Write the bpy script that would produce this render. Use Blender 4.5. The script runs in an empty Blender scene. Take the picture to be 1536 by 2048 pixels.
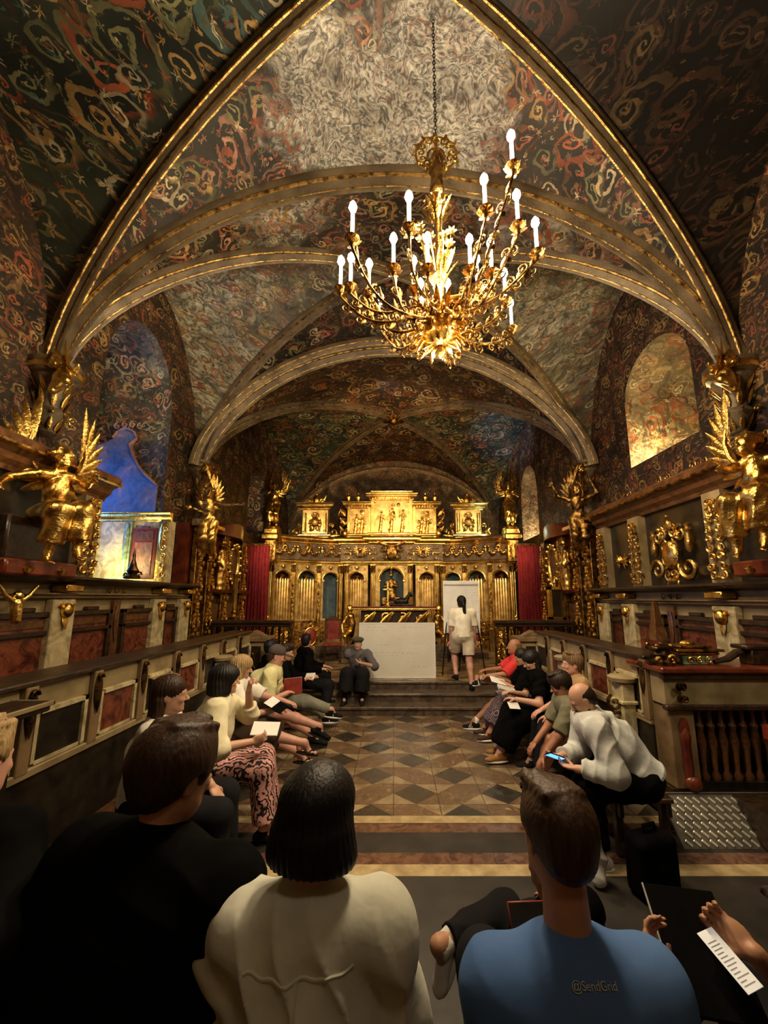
import bpy, math, random
import numpy as np
from mathutils import Vector, Matrix, Euler
R = math.radians; PI = math.pi
random.seed(7)
SC = bpy.context.scene; COL = SC.collection
# ---------------------------------------------------------------- camera, world, exposure
CAM_H = 2.08
cd = bpy.data.cameras.new('camera'); cam = bpy.data.objects.new('camera', cd); COL.objects.link(cam)
cam.location = (0, 0, CAM_H); cam.rotation_euler = (R(90 + 9.4), 0, 0)
cd.sensor_fit = 'VERTICAL'; cd.sensor_height = 24; cd.lens = 770 / 2048 * 24
cd.shift_x = (768 - 787) / 2048; cd.shift_y = (1068 - 1024) / 2048      # the crop of the photograph
cd.clip_start = .02; SC.camera = cam
SC.view_settings.view_transform = 'Standard'; SC.view_settings.look = 'None'
SC.view_settings.gamma = 1; SC.view_settings.use_curve_mapping = False
SC.view_settings.exposure = 0.25
w = bpy.data.worlds.new('night_sky'); SC.world = w; w.use_nodes = True
w.node_tree.nodes['Background'].inputs[0].default_value = (.10, .075, .05, 1)
w.node_tree.nodes['Background'].inputs[1].default_value = .05

def lamp(name, loc, target, power, color, kind='SPOT', size=.15, angle=60, blend=.6, sy=None):
    d = bpy.data.lights.new(name, kind); d.energy = power; d.color = color
    if kind == 'SPOT': d.spot_size = R(angle); d.spot_blend = blend; d.shadow_soft_size = size
    elif kind == 'AREA': d.size = size; d.shape = 'RECTANGLE'; d.size_y = sy or size
    else: d.shadow_soft_size = size
    o = bpy.data.objects.new(name, d); COL.objects.link(o); o.location = loc
    if target is not None:
        o.rotation_euler = (Vector(target) - Vector(loc)).to_track_quat('-Z', 'Y').to_euler()
    return o
WARM = (1, .74, .44); AMB = (1, .62, .28)
lamp('altar_spot', (-3.4, 8.7, 4.6), (-1.9, 13.0, 2.7), 420, WARM, angle=75)
lamp('altar_spot', (3.4, 8.7, 4.6), (1.9, 13.0, 2.7), 420, WARM, angle=75)
lamp('altar_spot', (0.0, 8.6, 6.6), (0, 13.0, 2.6), 170, WARM, angle=62)
lamp('angel_spot', (-2.6, 9.4, 4.0), (-3.8, 12.1, 5.0), 260, WARM, angle=40)
lamp('angel_spot', (2.6, 9.4, 4.0), (3.8, 12.1, 5.0), 260, WARM, angle=40)
lamp('choir_flood', (0.3, 6.4, 6.9), (0, 6.4, 0), 430, (1, .78, .50), angle=135, size=.3)
lamp('choir_flood', (0.3, 3.9, 4.0), (0.1, 6.0, 0), 230, (1, .80, .54), angle=120, size=.3)
lamp('cornice_lamp', (3.4, 2.6, 3.0), (-3.2, 3.4, 6.8), 620, (1, .84, .56), angle=70)
lamp('cornice_lamp', (-3.6, 6.0, 3.75), (-1.2, 7.2, 8.2), 140, (1, .78, .46), angle=100)
lamp('cornice_lamp', (3.6, 6.0, 3.75), (1.2, 7.2, 8.2), 50, WARM, angle=100)
lamp('vault_lamp', (0.0, 9.6, 4.2), (0, 12.9, 7.0), 480, AMB, angle=110)
lamp('niche_lamp', (-4.75, 6.45, 2.62), None, 34, (1, .86, .36), 'POINT', size=.04)
lamp('niche_lamp', (-4.55, 5.9, 5.7), (-4.9, 7.06, 5.9), 22, (1, .84, .50), angle=90)
lamp('niche_lamp', (4.72, 6.25, 4.62), None, 70, (1, .78, .36), 'POINT', size=.04)
lamp('niche_lamp', (4.72, 12.3, 4.1), None, 30, (1, .74, .40), 'POINT', size=.04)
lamp('cold_lamp', (3.1, 12.3, 4.16), None, 9, (.55, 1, .85), 'POINT', size=.04)
lamp('cold_spot', (1.0, 9.2, 4.8), (2.8, 11.2, 6.5), 900, (.34, .50, 1), angle=34, blend=.9)
lamp('cold_spot', (-1.0, 9.0, 5.2), (-.2, 10.0, 7.9), 160, (.38, .55, 1), angle=16, blend=.9)
lamp('rear_fill', (.6, -1.2, 5.6), (.1, 1.6, 1.2), 48, (1, .84, .60), angle=80, size=.3)  # unseen fill added behind the camera for the backs of the front row
lamp('ramp_fill', (3.0, 2.4, 2.9), (3.2, 3.9, .2), 45, (1, .86, .6), angle=70)  # unseen fill, added to brighten the tread plate
lamp('stall_lamp', (-3.2, 2.6, 3.9), (-4.2, 5.0, 2.0), 32, (1, .80, .5), angle=120)
lamp('stall_lamp', (2.6, 4.6, 3.9), (4.2, 6.0, 2.2), 34, WARM, angle=120)

# ---------------------------------------------------------------- node materials
class NT:
    def __init__(s, name):
        s.m = bpy.data.materials.new(name); s.m.use_nodes = True; s.t = s.m.node_tree
        s.b = s.t.nodes['Principled BSDF']
    def n(s, ty, **kw):
        nd = s.t.nodes.new(ty)
        for k, v in kw.items():
            if k[0] == '_': setattr(nd, k[1:], v)
        return nd
    def l(s, a, b): s.t.links.new(a, b)
    def put(s, v, sock):
        if hasattr(v, 'is_linked') or isinstance(v, bpy.types.NodeSocket): s.l(v, sock)
        else: sock.default_value = v
    def math(s, op, a, b=0.0, c=0.0):
        nd = s.t.nodes.new('ShaderNodeMath'); nd.operation = op
        s.put(a, nd.inputs[0]); s.put(b, nd.inputs[1]); s.put(c, nd.inputs[2]); return nd.outputs[0]
    def vec(s, op, a, b=(0, 0, 0)):
        nd = s.t.nodes.new('ShaderNodeVectorMath'); nd.operation = op
        s.put(a, nd.inputs[0]); s.put(b, nd.inputs[1]); return nd.outputs['Value' if op in ('LENGTH', 'DOT_PRODUCT') else 0]
    def mix(s, f, a, b, blend='MIX'):
        nd = s.t.nodes.new('ShaderNodeMix'); nd.data_type = 'RGBA'; nd.blend_type = blend
        s.put(f, nd.inputs[0]); s.put(a if not isinstance(a, tuple) else (*a[:3], 1), nd.inputs[6])
        s.put(b if not isinstance(b, tuple) else (*b[:3], 1), nd.inputs[7]); return nd.outputs[2]
    def noise(s, vec, scale, detail=3, rough=.55, out='Fac', dist=0):
        nd = s.t.nodes.new('ShaderNodeTexNoise'); s.l(vec, nd.inputs['Vector'])
        nd.inputs['Scale'].default_value = scale; nd.inputs['Detail'].default_value = detail
        nd.inputs['Roughness'].default_value = rough; nd.inputs['Distortion'].default_value = dist
        return nd.outputs[out]
    def ramp(s, f, stops, const=False):
        nd = s.t.nodes.new('ShaderNodeValToRGB'); cr = nd.color_ramp
        if const: cr.interpolation = 'CONSTANT'
        while len(cr.elements) < len(stops): cr.elements.new(.5)
        for e, (p, c) in zip(cr.elements, stops):
            e.position = p; e.color = (*c[:3], 1) if isinstance(c, tuple) else (c, c, c, 1)
        s.l(f, nd.inputs[0]); return nd.outputs[0]
    def bump(s, h, strength=.4, dist=.02):
        nd = s.t.nodes.new('ShaderNodeBump'); nd.inputs['Strength'].default_value = strength
        nd.inputs['Distance'].default_value = dist; s.l(h, nd.inputs['Height']); s.l(nd.outputs[0], s.b.inputs['Normal'])
    def co(s, which='Object'):
        return s.t.nodes.new('ShaderNodeTexCoord').outputs[which]
    def done(s, col=None, rough=.5, metal=0.0):
        if col is not None: s.put(col if not isinstance(col, tuple) else (*col[:3], 1), s.b.inputs['Base Color'])
        s.put(rough, s.b.inputs['Roughness']); s.b.inputs['Metallic'].default_value = metal
        return s.m
M = {}
def nm(name, c1, c2, scale=6, rough=.5, metal=0, bump=.0, detail=4, lo=.35, hi=.65, bs=None, dist=0, bd=.02):
    t = NT(name); co = t.co(); f = t.noise(co, scale, detail, dist=dist)
    c = t.ramp(f, [(lo, c1), (hi, c2)])
    if bump: t.bump(t.noise(co, bs or scale * 3, 3), bump, bd)
    M[name] = t.done(c, rough, metal); return M[name]
nm('gold', (.30, .135, .022), (.95, .62, .17), 9, .27, 1, .35, lo=.3, hi=.62, bs=40)
nm('gold_bright', (.62, .36, .07), (1, .76, .26), 7, .25, 1, .3, bs=30)
nm('gold_dark', (.09, .042, .012), (.62, .36, .10), 11, .34, 1, .4, lo=.38, hi=.68, bs=40)
nm('bronze', (.03, .018, .009), (.34, .19, .06), 8, .35, 1, .4, lo=.4, hi=.75, bs=40)
nm('cream_marble', (.27, .21, .10), (.62, .52, .30), 5, .42, 0, .1, dist=1.5)
nm('green_marble', (.06, .10, .055), (.26, .32, .18), 6, .3, 0, .05, dist=2)
nm('red_marble', (.045, .010, .006), (.21, .058, .028), 5, .3, 0, .05, detail=8, dist=2.5)
nm('brown_paint', (.11, .065, .03), (.27, .175, .085), 3, .45, 0, .1)
nm('olive_paint', (.17, .12, .055), (.34, .26, .13), 3, .5, 0, .1)
nm('dark_wood', (.012, .007, .004), (.05, .025, .012), 6, .33, 0, .15, dist=2)
nm('brown_wood', (.05, .02, .008), (.15, .06, .022), 6, .3, 0, .12, dist=2)
nm('maroon_wood', (.07, .012, .006), (.17, .035, .014), 6, .28, 0, .1)
nm('black_panel', (.006, .005, .004), (.03, .022, .014), 4, .3, 0, .05)
nm('rib_stone', (.075, .052, .030), (.21, .155, .09), 2.2, .5, .25, .35, bs=30)
nm('stone_step', (.045, .03, .02), (.15, .105, .07), 5, .32, 0, .12, detail=8, dist=1.5)
nm('dark_floor', (.013, .010, .008), (.035, .028, .021), 3, .5, 0, .1)
nm('yellow_stone', (.30, .215, .10), (.50, .38, .19), 8, .45, 0, .1, detail=8)
nm('iron', (.01, .01, .01), (.03, .028, .025), 8, .4, .8)
nm('steel', (.35, .33, .27), (.6, .57, .48), 12, .28, 1, .1)
nm('tread_bar', (.62, .58, .48), (.8, .76, .62), 12, .35, .55)
nm('tread_base', (.10, .09, .07), (.17, .155, .12), 12, .45, .4, .1)
nm('velvet_red', (.13, .004, .006), (.25, .010, .014), 8, .75, 0, .1)
nm('leather_red', (.20, .02, .015), (.33, .045, .03), 8, .4, 0, .2)
nm('board_white', (.66, .64, .55), (.74, .72, .64), 2, .35)
nm('paper_white', (.78, .77, .72), (.86, .85, .80), 4, .7)
nm('ink', (.32, .32, .32), (.42, .42, .42), 4, .7)
nm('alu', (.5, .5, .5), (.62, .62, .62), 4, .35, 1)
def cloth(name, c1, c2=None, rough=.85, sc=7, bump=.5, bs=9):
    c2 = c2 or tuple(min(1, v * 1.35) for v in c1)
    m = nm(name, c1, c2, sc, rough, 0, bump, bs=bs, bd=.015); m.node_tree.nodes['Principled BSDF'].inputs['Specular IOR Level'].default_value = .15; return m
cloth('cream_cloth', (.60, .55, .36)); cloth('white_cloth', (.62, .59, .50)); cloth('offwhite_shirt', (.52, .52, .43), (.66, .66, .56))
cloth('yellow_shirt', (.55, .52, .27)); cloth('black_cloth', (.002, .002, .002), (.004, .0037, .0037)); M['black_cloth'].node_tree.nodes['Principled BSDF'].inputs['Specular IOR Level'].default_value = .04
cloth('grey_shorts', (.22, .19, .17)); cloth('grey_jeans', (.19, .19, .145)); cloth('brown_skirt', (.045, .03, .016), (.065, .043, .024))
cloth('grey_blouse', (.10, .09, .095)); cloth('dark_trousers', (.008, .008, .009)); cloth('white_tee', (.74, .70, .56)); cloth('beige_shorts', (.52, .45, .33))
cloth('red_jacket', (.52, .035, .035)); cloth('grey_hoodie', (.44, .45, .42), (.62, .62, .58), bs=14); cloth('blue_tee', (.06, .13, .32), (.09, .18, .40), sc=3, bump=.25)
cloth('tan_shirt', (.32, .20, .10)); cloth('olive_shirt', (.14, .13, .08)); cloth('grey_cap', (.07, .055, .05)); cloth('green_beret', (.06, .06, .04))
cloth('pink_cloth', (.45, .12, .25)); cloth('brown_shoe', (.06, .03, .02)); cloth('suede', (.26, .12, .04)); cloth('white_shoe', (.62, .60, .55), bump=.2)
cloth('light_cloth', (.52, .50, .47)); cloth('black_shoe', (.008, .008, .008), bump=.1)
def skin(name, c):
    t = NT(name); co = t.co(); f = t.noise(co, 14, 3)
    t.b.inputs['Subsurface Weight'].default_value = .06
    M[name] = t.done(t.ramp(f, [(.3, tuple(v * .82 for v in c)), (.7, c)]), .5)
skin('skin_light', (.60, .33, .21)); skin('skin_mid', (.50, .25, .14)); skin('skin_pink', (.62, .32, .23)); skin('skin_tan', (.42, .19, .10))
def hairm(name, c):
    t = NT(name); co = t.co()
    mp = t.n('ShaderNodeMapping'); t.l(co, mp.inputs[0]); mp.inputs['Scale'].default_value = (60, 60, 6)
    f = t.noise(mp.outputs[0], 1.6, 3); t.bump(f, .5, .006); t.b.inputs['Specular IOR Level'].default_value = .3
    M[name] = t.done(t.ramp(f, [(.3, tuple(v * .4 for v in c)), (.7, c)]), .5)
hairm('hair_black', (.012, .009, .008)); hairm('hair_brown', (.075, .036, .018)); hairm('hair_chestnut', (.055, .025, .012)); hairm('hair_blond', (.50, .33, .15)); hairm('hair_sand', (.25, .15, .07)); hairm('hair_dark', (.03, .016, .01))
def emis(name, c, s):
    t = NT(name); t.b.inputs['Emission Color'].default_value = (*c, 1); t.b.inputs['Emission Strength'].default_value = s
    M[name] = t.done((.8, .8, .8), .5)
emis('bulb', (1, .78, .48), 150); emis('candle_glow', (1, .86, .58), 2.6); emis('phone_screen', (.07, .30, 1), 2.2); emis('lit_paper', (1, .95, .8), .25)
emis('dusk_glass', (.05, .15, .55), 15)
nm('candle_wax', (.85, .80, .62), (.95, .9, .75), 4, .5)

def stripes(name):
    t = NT(name); co = t.co(); v = co
    wv = t.n('ShaderNodeTexWave'); wv.bands_direction = 'X'; wv.inputs['Scale'].default_value = 15
    wv.inputs['Distortion'].default_value = 9; wv.inputs['Detail'].default_value = 2; wv.inputs['Detail Scale'].default_value = 1.4
    t.l(co, wv.inputs[0]); c = t.ramp(wv.outputs['Fac'], [(.0, (.012, .008, .01)), (.38, (.012, .008, .01)), (.46, (.62, .30, .27)), (1, (.70, .36, .31))])
    M[name] = t.done(c, .8)
stripes('zebra_pink')
def paisley(name):
    t = NT(name); co = t.co(); v = t.n('ShaderNodeTexVoronoi'); v.inputs['Scale'].default_value = 9; t.l(co, v.inputs[0])
    f = t.math('SINE', t.math('MULTIPLY', v.outputs['Distance'], 38))
    c = t.ramp(f, [(.3, (.03, .03, .05)), (.7, (.22, .09, .08)), (.95, (.35, .26, .22))]); M[name] = t.done(c, .8)
paisley('paisley')

def painting(name, bg1, bg2, pal, scale=1.6, patch=None, patch_amt=.55, bright=1.0, uvs='UV', rough=.62, cloud=None):
    """fresco of scrolls: each Voronoi cell winds a spiral about its own centre"""
    t = NT(name); co = t.co(uvs)
    dn = t.noise(co, 1.3, 2, out='Color'); dv = t.n('ShaderNodeVectorMath'); dv.operation = 'SCALE'
    t.l(dn, dv.inputs[0]); dv.inputs['Scale'].default_value = .5; co2 = t.vec('ADD', co, dv.outputs[0])
    f0 = t.noise(co, .9, 5); base = t.ramp(f0, [(.35, bg1), (.65, bg2)])
    if patch:
        pn = t.noise(co, .34 if not cloud else 1.1, 4, .6)
        if cloud:       # a pale cloud painted about one spot of the vault
            dd = t.vec('LENGTH', t.vec('SUBTRACT', co, cloud)); pn = t.math('SUBTRACT', t.math('ADD', pn, .42), t.math('MULTIPLY', dd, .27))
        pf = t.ramp(pn, [(patch_amt, 0.0), (patch_amt + .1, 1.0)])
        fine = t.ramp(t.noise(co2, 12 if cloud else 7, 6, .7, dist=2.0 if cloud else 1.2), [(.42, tuple(v * .14 for v in patch)), (.60, patch)])
        base = t.mix(pf, base, fine)
    cur = base; hh = None; keep = t.math('SUBTRACT', 1.0, t.math('MULTIPLY', pf, .8)) if cloud else None
    wob = t.n('ShaderNodeVectorMath', _operation='SCALE'); t.l(t.noise(co, 5.5, 3, out='Color'), wob.inputs[0]); wob.inputs['Scale'].default_value = .16; co2 = t.vec('ADD', co2, wob.outputs[0])
    for k, (sc, turns, rad) in enumerate(((scale, 7., .55), (scale * 1.9, 6.5, .55), (scale * 3.3, 6., .5), (scale * 6.5, 3., .33))):
        v = t.n('ShaderNodeTexVoronoi'); v.voronoi_dimensions = '2D'; v.inputs['Scale'].default_value = sc; t.l(co2, v.inputs[0])
        loc = t.vec('SUBTRACT', co2, v.outputs['Position'])
        sp = t.n('ShaderNodeSeparateXYZ'); t.l(loc, sp.inputs[0])
        ang = t.math('ARCTAN2', sp.outputs[1], sp.outputs[0])
        dist = v.outputs['Distance']; cc = t.n('ShaderNodeSeparateColor'); t.l(v.outputs['Color'], cc.inputs[0])
        sgn = t.math('SIGN', t.math('SUBTRACT', cc.outputs[1], .5))
        sn = t.math('SINE', t.math('ADD', t.math('MULTIPLY', ang, sgn), t.math('MULTIPLY', t.math('POWER', dist, .55), turns * 3.2)))
        if k == 2:      # petalled blossoms and leaves between the scrolls
            lob = t.math('MULTIPLY', t.math('ADD', t.math('COSINE', t.math('MULTIPLY', ang, 5.0)), 1.6), .17)
            sn = t.math('SUBTRACT', t.math('MULTIPLY', lob, 2.4), t.math('MULTIPLY', dist, 2.2))
        m1 = t.ramp(sn, [(.42, 0.0), (.66, 1.0)]); m2 = t.ramp(dist, [(rad * .9, 1.0), (rad * 1.05, 0.0)])
        m3 = t.ramp(cc.outputs[2], [(.10, 0.0), (.12, 1.0)], True) if k < 3 else t.ramp(cc.outputs[2], [(.45, 0.0), (.5, 1.0)], True)
        mk = t.math('MULTIPLY', t.math('MULTIPLY', m1, m2), m3)
        if keep is not None: mk = t.math('MULTIPLY', mk, keep)
        n_ = len(pal); col = t.ramp(cc.outputs[0], [(i / n_, pal[i]) for i in range(n_)], True)
        sh = t.ramp(dist, [(0.0, 1.3), (rad, .30)])
        cur = t.mix(mk, cur, t.mix(1.0, col, sh, 'MULTIPLY'))
        hh = mk if hh is None else t.math('ADD', hh, mk)
    grime = t.ramp(t.noise(co, 2.4, 6, .65), [(.3, .25), (.62, 1.0)])
    cur = t.mix(1.0, cur, grime, 'MULTIPLY')
    if bright != 1: cur = t.mix(1.0, cur, (bright, bright, bright), 'MULTIPLY')
    t.bump(hh, .12, .02)
    M[name] = t.done(cur, rough); return M[name]
OCH = (.42, .25, .08); CRM = (.55, .44, .26); RST = (.36, .09, .035); OLV = (.20, .19, .08); TEA = (.07, .13, .11); BRN = (.16, .07, .03); PNK = (.42, .20, .13)
painting('fresco_green', (.006, .009, .006), (.042, .052, .030), [OLV, CRM, OLV, OCH, RST, TEA, BRN, OCH], 1.45, (.20, .21, .15), .60)
painting('fresco_red', (.006, .005, .003), (.045, .032, .02), [RST, OCH, OLV, PNK, BRN, RST, CRM], 2.1, (.50, .47, .38), .52)
painting('fresco_cloud', (.006, .005, .003), (.045, .035, .024), [RST, OCH, OLV, PNK, BRN, RST, CRM], 1.9, (.62, .58, .50), .55, cloud=(2.36, 3.75, 0))
painting('fresco_dark', (.012, .008, .004), (.07, .04, .018), [BRN, OCH, RST, CRM, OCH, BRN], 1.5)
painting('fresco_pale', (.03, .027, .016), (.13, .115, .07), [OCH, CRM, OLV, BRN, RST], 2.2, (.50, .46, .34), .46)
painting('fresco_shaded', (.002, .0015, .001), (.008, .005, .003), [(.05, .022, .01), (.10, .03, .015), (.11, .065, .025), (.04, .02, .01), (.06, .03, .012)], 1.5)  # near-black: the shade of the right-hand webs is put into the colour
painting('fresco_wall', (.014, .009, .005), (.05, .03, .015), [BRN, RST, OCH, BRN, OCH], 2.6)
painting('fresco_reveal', (.014, .017, .012), (.07, .065, .045), [CRM, OCH, RST, OLV, PNK], 2.0, (.42, .38, .30), .5)
painting('fresco_gold', (.09, .06, .03), (.30, .22, .12), [OCH, RST, CRM, BRN], 1.9, (.46, .36, .20), .5)
painting('panel_picture', (.16, .05, .02), (.34, .16, .07), [RST, OCH, BRN, PNK], 2.4, (.45, .33, .2), .5, uvs='Object')

def mural(name):
    t = NT(name); co = t.co(); f = t.noise(co, 1.6, 7, .6, dist=.8); g = t.noise(co, 5, 8, .7, dist=1.5)
    c = t.ramp(f, [(.38, (.06, .11, .24)), (.46, (.10, .17, .32)), (.54, (.20, .17, .26)), (.62, (.42, .33, .36))])
    t.bump(g, .1, .01); M[name] = t.done(t.mix(1.0, c, t.ramp(g, [(.3, .45), (.6, 1.0)]), 'MULTIPLY'), .55)
mural('mural_sky_lit')  # blue light of the window is mixed into the sky colour
def tiles(name):
    t = NT(name); co = t.co(); sp = t.n('ShaderNodeSeparateXYZ'); t.l(co, sp.inputs[0])
    gx = t.math('DIVIDE', sp.outputs[0], .47); gy = t.math('DIVIDE', t.math('SUBTRACT', sp.outputs[1], 4.33), .43)
    ix = t.math('FLOOR', gx); iy = t.math('FLOOR', gy)
    fx = t.math('ABSOLUTE', t.math('SUBTRACT', t.math('FRACT', gx), .5)); fy = t.math('ABSOLUTE', t.math('SUBTRACT', t.math('FRACT', gy), .5))
    par = t.math('ABSOLUTE', t.math('MODULO', t.math('ADD', ix, iy), 2.0)); dia = t.math('LESS_THAN', t.math('ADD', fx, fy), .5)
    cmb = t.n('ShaderNodeCombineXYZ'); t.l(ix, cmb.inputs[0]); t.l(iy, cmb.inputs[1]); wn = t.n('ShaderNodeTexWhiteNoise'); t.l(cmb.outputs[0], wn.inputs[0])
    vein = t.noise(co, 9, 9, .7, dist=1.8); dark = t.ramp(vein, [(.40, (.022, .019, .015)), (.66, (.05, .044, .034)), (.71, (.26, .23, .17))])
    brn = t.ramp(vein, [(.32, (.085, .048, .026)), (.58, (.175, .105, .058)), (.68, (.42, .33, .2))])
    crm = t.ramp(t.noise(co, 5, 6), [(.35, (.19, .13, .07)), (.6, (.36, .27, .15))])
    # corner triangles: pale on one diagonal, brown on the other
    q = t.math('ABSOLUTE', t.math('MODULO', t.math('ADD', t.math('FLOOR', t.math('ADD', gx, .5)), t.math('FLOOR', t.math('MULTIPLY', gy, 2.0))), 2.0))
    corner = t.mix(q, crm, brn); d2 = t.mix(t.math('GREATER_THAN', par, .5), dark, brn)
    c = t.mix(dia, corner, d2); c = t.mix(t.math('MULTIPLY', wn.outputs[0], .35), c, (.13, .09, .055))
    gr = t.math('GREATER_THAN', t.math('MAXIMUM', fx, fy), .492); c = t.mix(gr, c, (.03, .02, .012))
    r = t.ramp(t.noise(co, 3, 4), [(.3, .2), (.7, .42)]); t.bump(vein, .06, .01); M[name] = t.done(c, r)
tiles('tile_floor')

# ---------------------------------------------------------------- object bookkeeping
def tag(o, label=None, cat=None, group=None, kind=None):
    if label: o['label'] = label
    if cat: o['category'] = cat
    if group: o['group'] = group
    if kind: o['kind'] = kind
    return o
def thing(name, label, cat, loc=(0, 0, 0), rz=0, group=None, scale=1):
    o = bpy.data.objects.new(name, None); COL.objects.link(o); o.location = loc; o.rotation_euler = (0, 0, rz)
    o.scale = (scale,) * 3 if not isinstance(scale, tuple) else scale
    o.empty_display_size = .1; return tag(o, label, cat, group)
def put(name, me, parent=None, loc=(0, 0, 0), rot=(0, 0, 0), scale=1):
    o = bpy.data.objects.new(name, me); COL.objects.link(o); o.location = loc; o.rotation_euler = rot
    o.scale = (scale,) * 3 if not isinstance(scale, tuple) else scale
    if parent: o.parent = parent
    return o
def copy_tree(o, parent=None):
    kids = [c for c in o.children]
    c = o.copy(); COL.objects.link(c); c.parent = parent
    for k in kids: copy_tree(k, c)
    return c

# ---------------------------------------------------------------- polygon builder
class MB:
    def __init__(s): s.v = []; s.f = []; s.mi = []; s.uv = None; s.M = Matrix(); s.k = 0
    def add(s, vs, fs):
        b = len(s.v); s.v += [tuple(s.M @ Vector(p)) for p in vs]; s.f += [tuple(b + i for i in f) for f in fs]; s.mi += [s.k] * len(fs)
    def box(s, a, b, bev=0):
        x0, y0, z0 = a; x1, y1, z1 = b
        if x0 > x1: x0, x1 = x1, x0
        if y0 > y1: y0, y1 = y1, y0
        if z0 > z1: z0, z1 = z1, z0
        e = bev
        if e <= 0:
            s.add([(x0, y0, z0), (x1, y0, z0), (x1, y1, z0), (x0, y1, z0), (x0, y0, z1), (x1, y0, z1), (x1, y1, z1), (x0, y1, z1)],
                  [(0, 3, 2, 1), (4, 5, 6, 7), (0, 1, 5, 4), (1, 2, 6, 5), (2, 3, 7, 6), (3, 0, 4, 7)])
        else:
            rings = []
            for z, d in ((z0, e), (z0 + e, 0), (z1 - e, 0), (z1, e)):
                rings.append([(x0 + d + (e if d == 0 else 0), y0 + d, z), (x1 - d - (e if d == 0 else 0), y0 + d, z), (x1 - d, y0 + d + (e if d == 0 else 0), z), (x1 - d, y1 - d - (e if d == 0 else 0), z),
                              (x1 - d - (e if d == 0 else 0), y1 - d, z), (x0 + d + (e if d == 0 else 0), y1 - d, z), (x0 + d, y1 - d - (e if d == 0 else 0), z), (x0 + d, y0 + d + (e if d == 0 else 0), z)])
            s.loft(rings)
    def loft(s, rings, cap=True, closed=True):
        n = len(rings[0]); vs = [p for r in rings for p in r]; fs = []
        for i in range(len(rings) - 1):
            for j in range(n if closed else n - 1):
                k = (j + 1) % n; fs.append((i * n + j, i * n + k, (i + 1) * n + k, (i + 1) * n + j))
        if cap and closed: fs.append(tuple(range(n - 1, -1, -1))); fs.append(tuple((len(rings) - 1) * n + j for j in range(n)))
        s.add(vs, fs)
    def lathe(s, prof, c=(0, 0, 0), n=16, ax='z'):
        rings = []
        for r, h in prof:
            ring = []
            for j in range(n):
                a = 2 * PI * j / n; x, y = r * math.cos(a), r * math.sin(a)
                p = {'z': (x, y, h), 'y': (x, h, -y), 'x': (h, x, y)}[ax]
                ring.append((c[0] + p[0], c[1] + p[1], c[2] + p[2]))
            rings.append(ring)
        s.loft(rings)
    def tube(s, pts, rad, n=6, flat=1.0):
        pts = [Vector(p) for p in pts]; m = len(pts); rr = rad if isinstance(rad, (list, tuple)) else [rad] * m
        rings = []; up = Vector((0, 0, 1)); prev = None
        for i, p in enumerate(pts):
            d = (pts[min(i + 1, m - 1)] - pts[max(i - 1, 0)]); d = d.normalized() if d.length > 1e-9 else Vector((0, 0, 1))
            if prev is None:
                a = up.cross(d); a = Vector((1, 0, 0)).cross(d) if a.length < .05 else a
            else: a = prev - d * prev.dot(d)
            a.normalize(); b = d.cross(a); prev = a
            rings.append([tuple(p + a * (math.cos(2 * PI * j / n) * rr[i]) + b * (math.sin(2 * PI * j / n) * rr[i] * flat)) for j in range(n)])
        s.loft(rings)
    def leaf(s, a, b, width, nrm=(0, -1, 0), thick=.3, n=5, m=6, curl=0):
        a, b, nrm = Vector(a), Vector(b), Vector(nrm).normalized(); d = b - a; L = d.length
        if L < 1e-6: return
        sd = d.normalized().cross(nrm).normalized(); rings = []
        for i in range(n + 1):
            u = i / n; wd = width * math.sin(PI * (.08 + .9 * u)) ** .8 * (1 - .35 * u); c = a + d * u + nrm * (curl * u * u)
            rings.append([tuple(c + sd * (math.cos(2 * PI * j / m) * wd) + nrm * (math.sin(2 * PI * j / m) * wd * thick)) for j in range(m)])
        s.loft(rings)
    def ball(s, c, r, n=8, m=6):
        rx, ry, rz = r if isinstance(r, (tuple, list)) else (r, r, r)
        rings = [[(c[0] + rx * math.sin(PI * i / m) * math.cos(2 * PI * j / n), c[1] + ry * math.sin(PI * i / m) * math.sin(2 * PI * j / n), c[2] - rz * math.cos(PI * i / m)) for j in range(n)] for i in range(m + 1)]
        for rr in (rings[0], rings[-1]):
            pass
        rings[0] = [tuple(c[k] + (p[k] - c[k]) for k in range(3)) for p in rings[0]]
        s.loft([[(c[0] + 1e-4 * (p[0] - c[0]), c[1], p[2]) for p in rings[0]]] + rings[1:-1] + [[(c[0] + 1e-4 * (p[0] - c[0]), c[1], p[2]) for p in rings[-1]]])
    def prism(s, poly, y0, y1, plane='xz'):
        """extrude an outline (convex enough) between two depths"""
        f = {'xz': lambda p, d: (p[0], d, p[1]), 'yz': lambda p, d: (d, p[0], p[1]), 'xy': lambda p, d: (p[0], p[1], d)}[plane]
        s.loft([[f(p, y0) for p in poly], [f(p, y1) for p in poly]])
    def mesh(s, name, mats, smooth=True):
        me = bpy.data.meshes.new(name); me.from_pydata(s.v, [], s.f)
        for m_ in (mats if isinstance(mats, (list, tuple)) else [mats]): me.materials.append(M[m_] if isinstance(m_, str) else m_)
        if any(s.mi): me.polygons.foreach_set('material_index', s.mi)
        if smooth and s.f: me.polygons.foreach_set('use_smooth', [True] * len(s.f)); me.set_sharp_from_angle(angle=R(38))
        if s.uv is not None:
            ul = me.uv_layers.new(name='UVMap'); 
            for lp in me.loops: ul.data[lp.index].uv = s.uv[lp.vertex_index]
        me.update(); return me
    def obj(s, name, mats, parent=None, smooth=True, **kw): return put(name, s.mesh(name, mats, smooth), parent, **kw)

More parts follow.
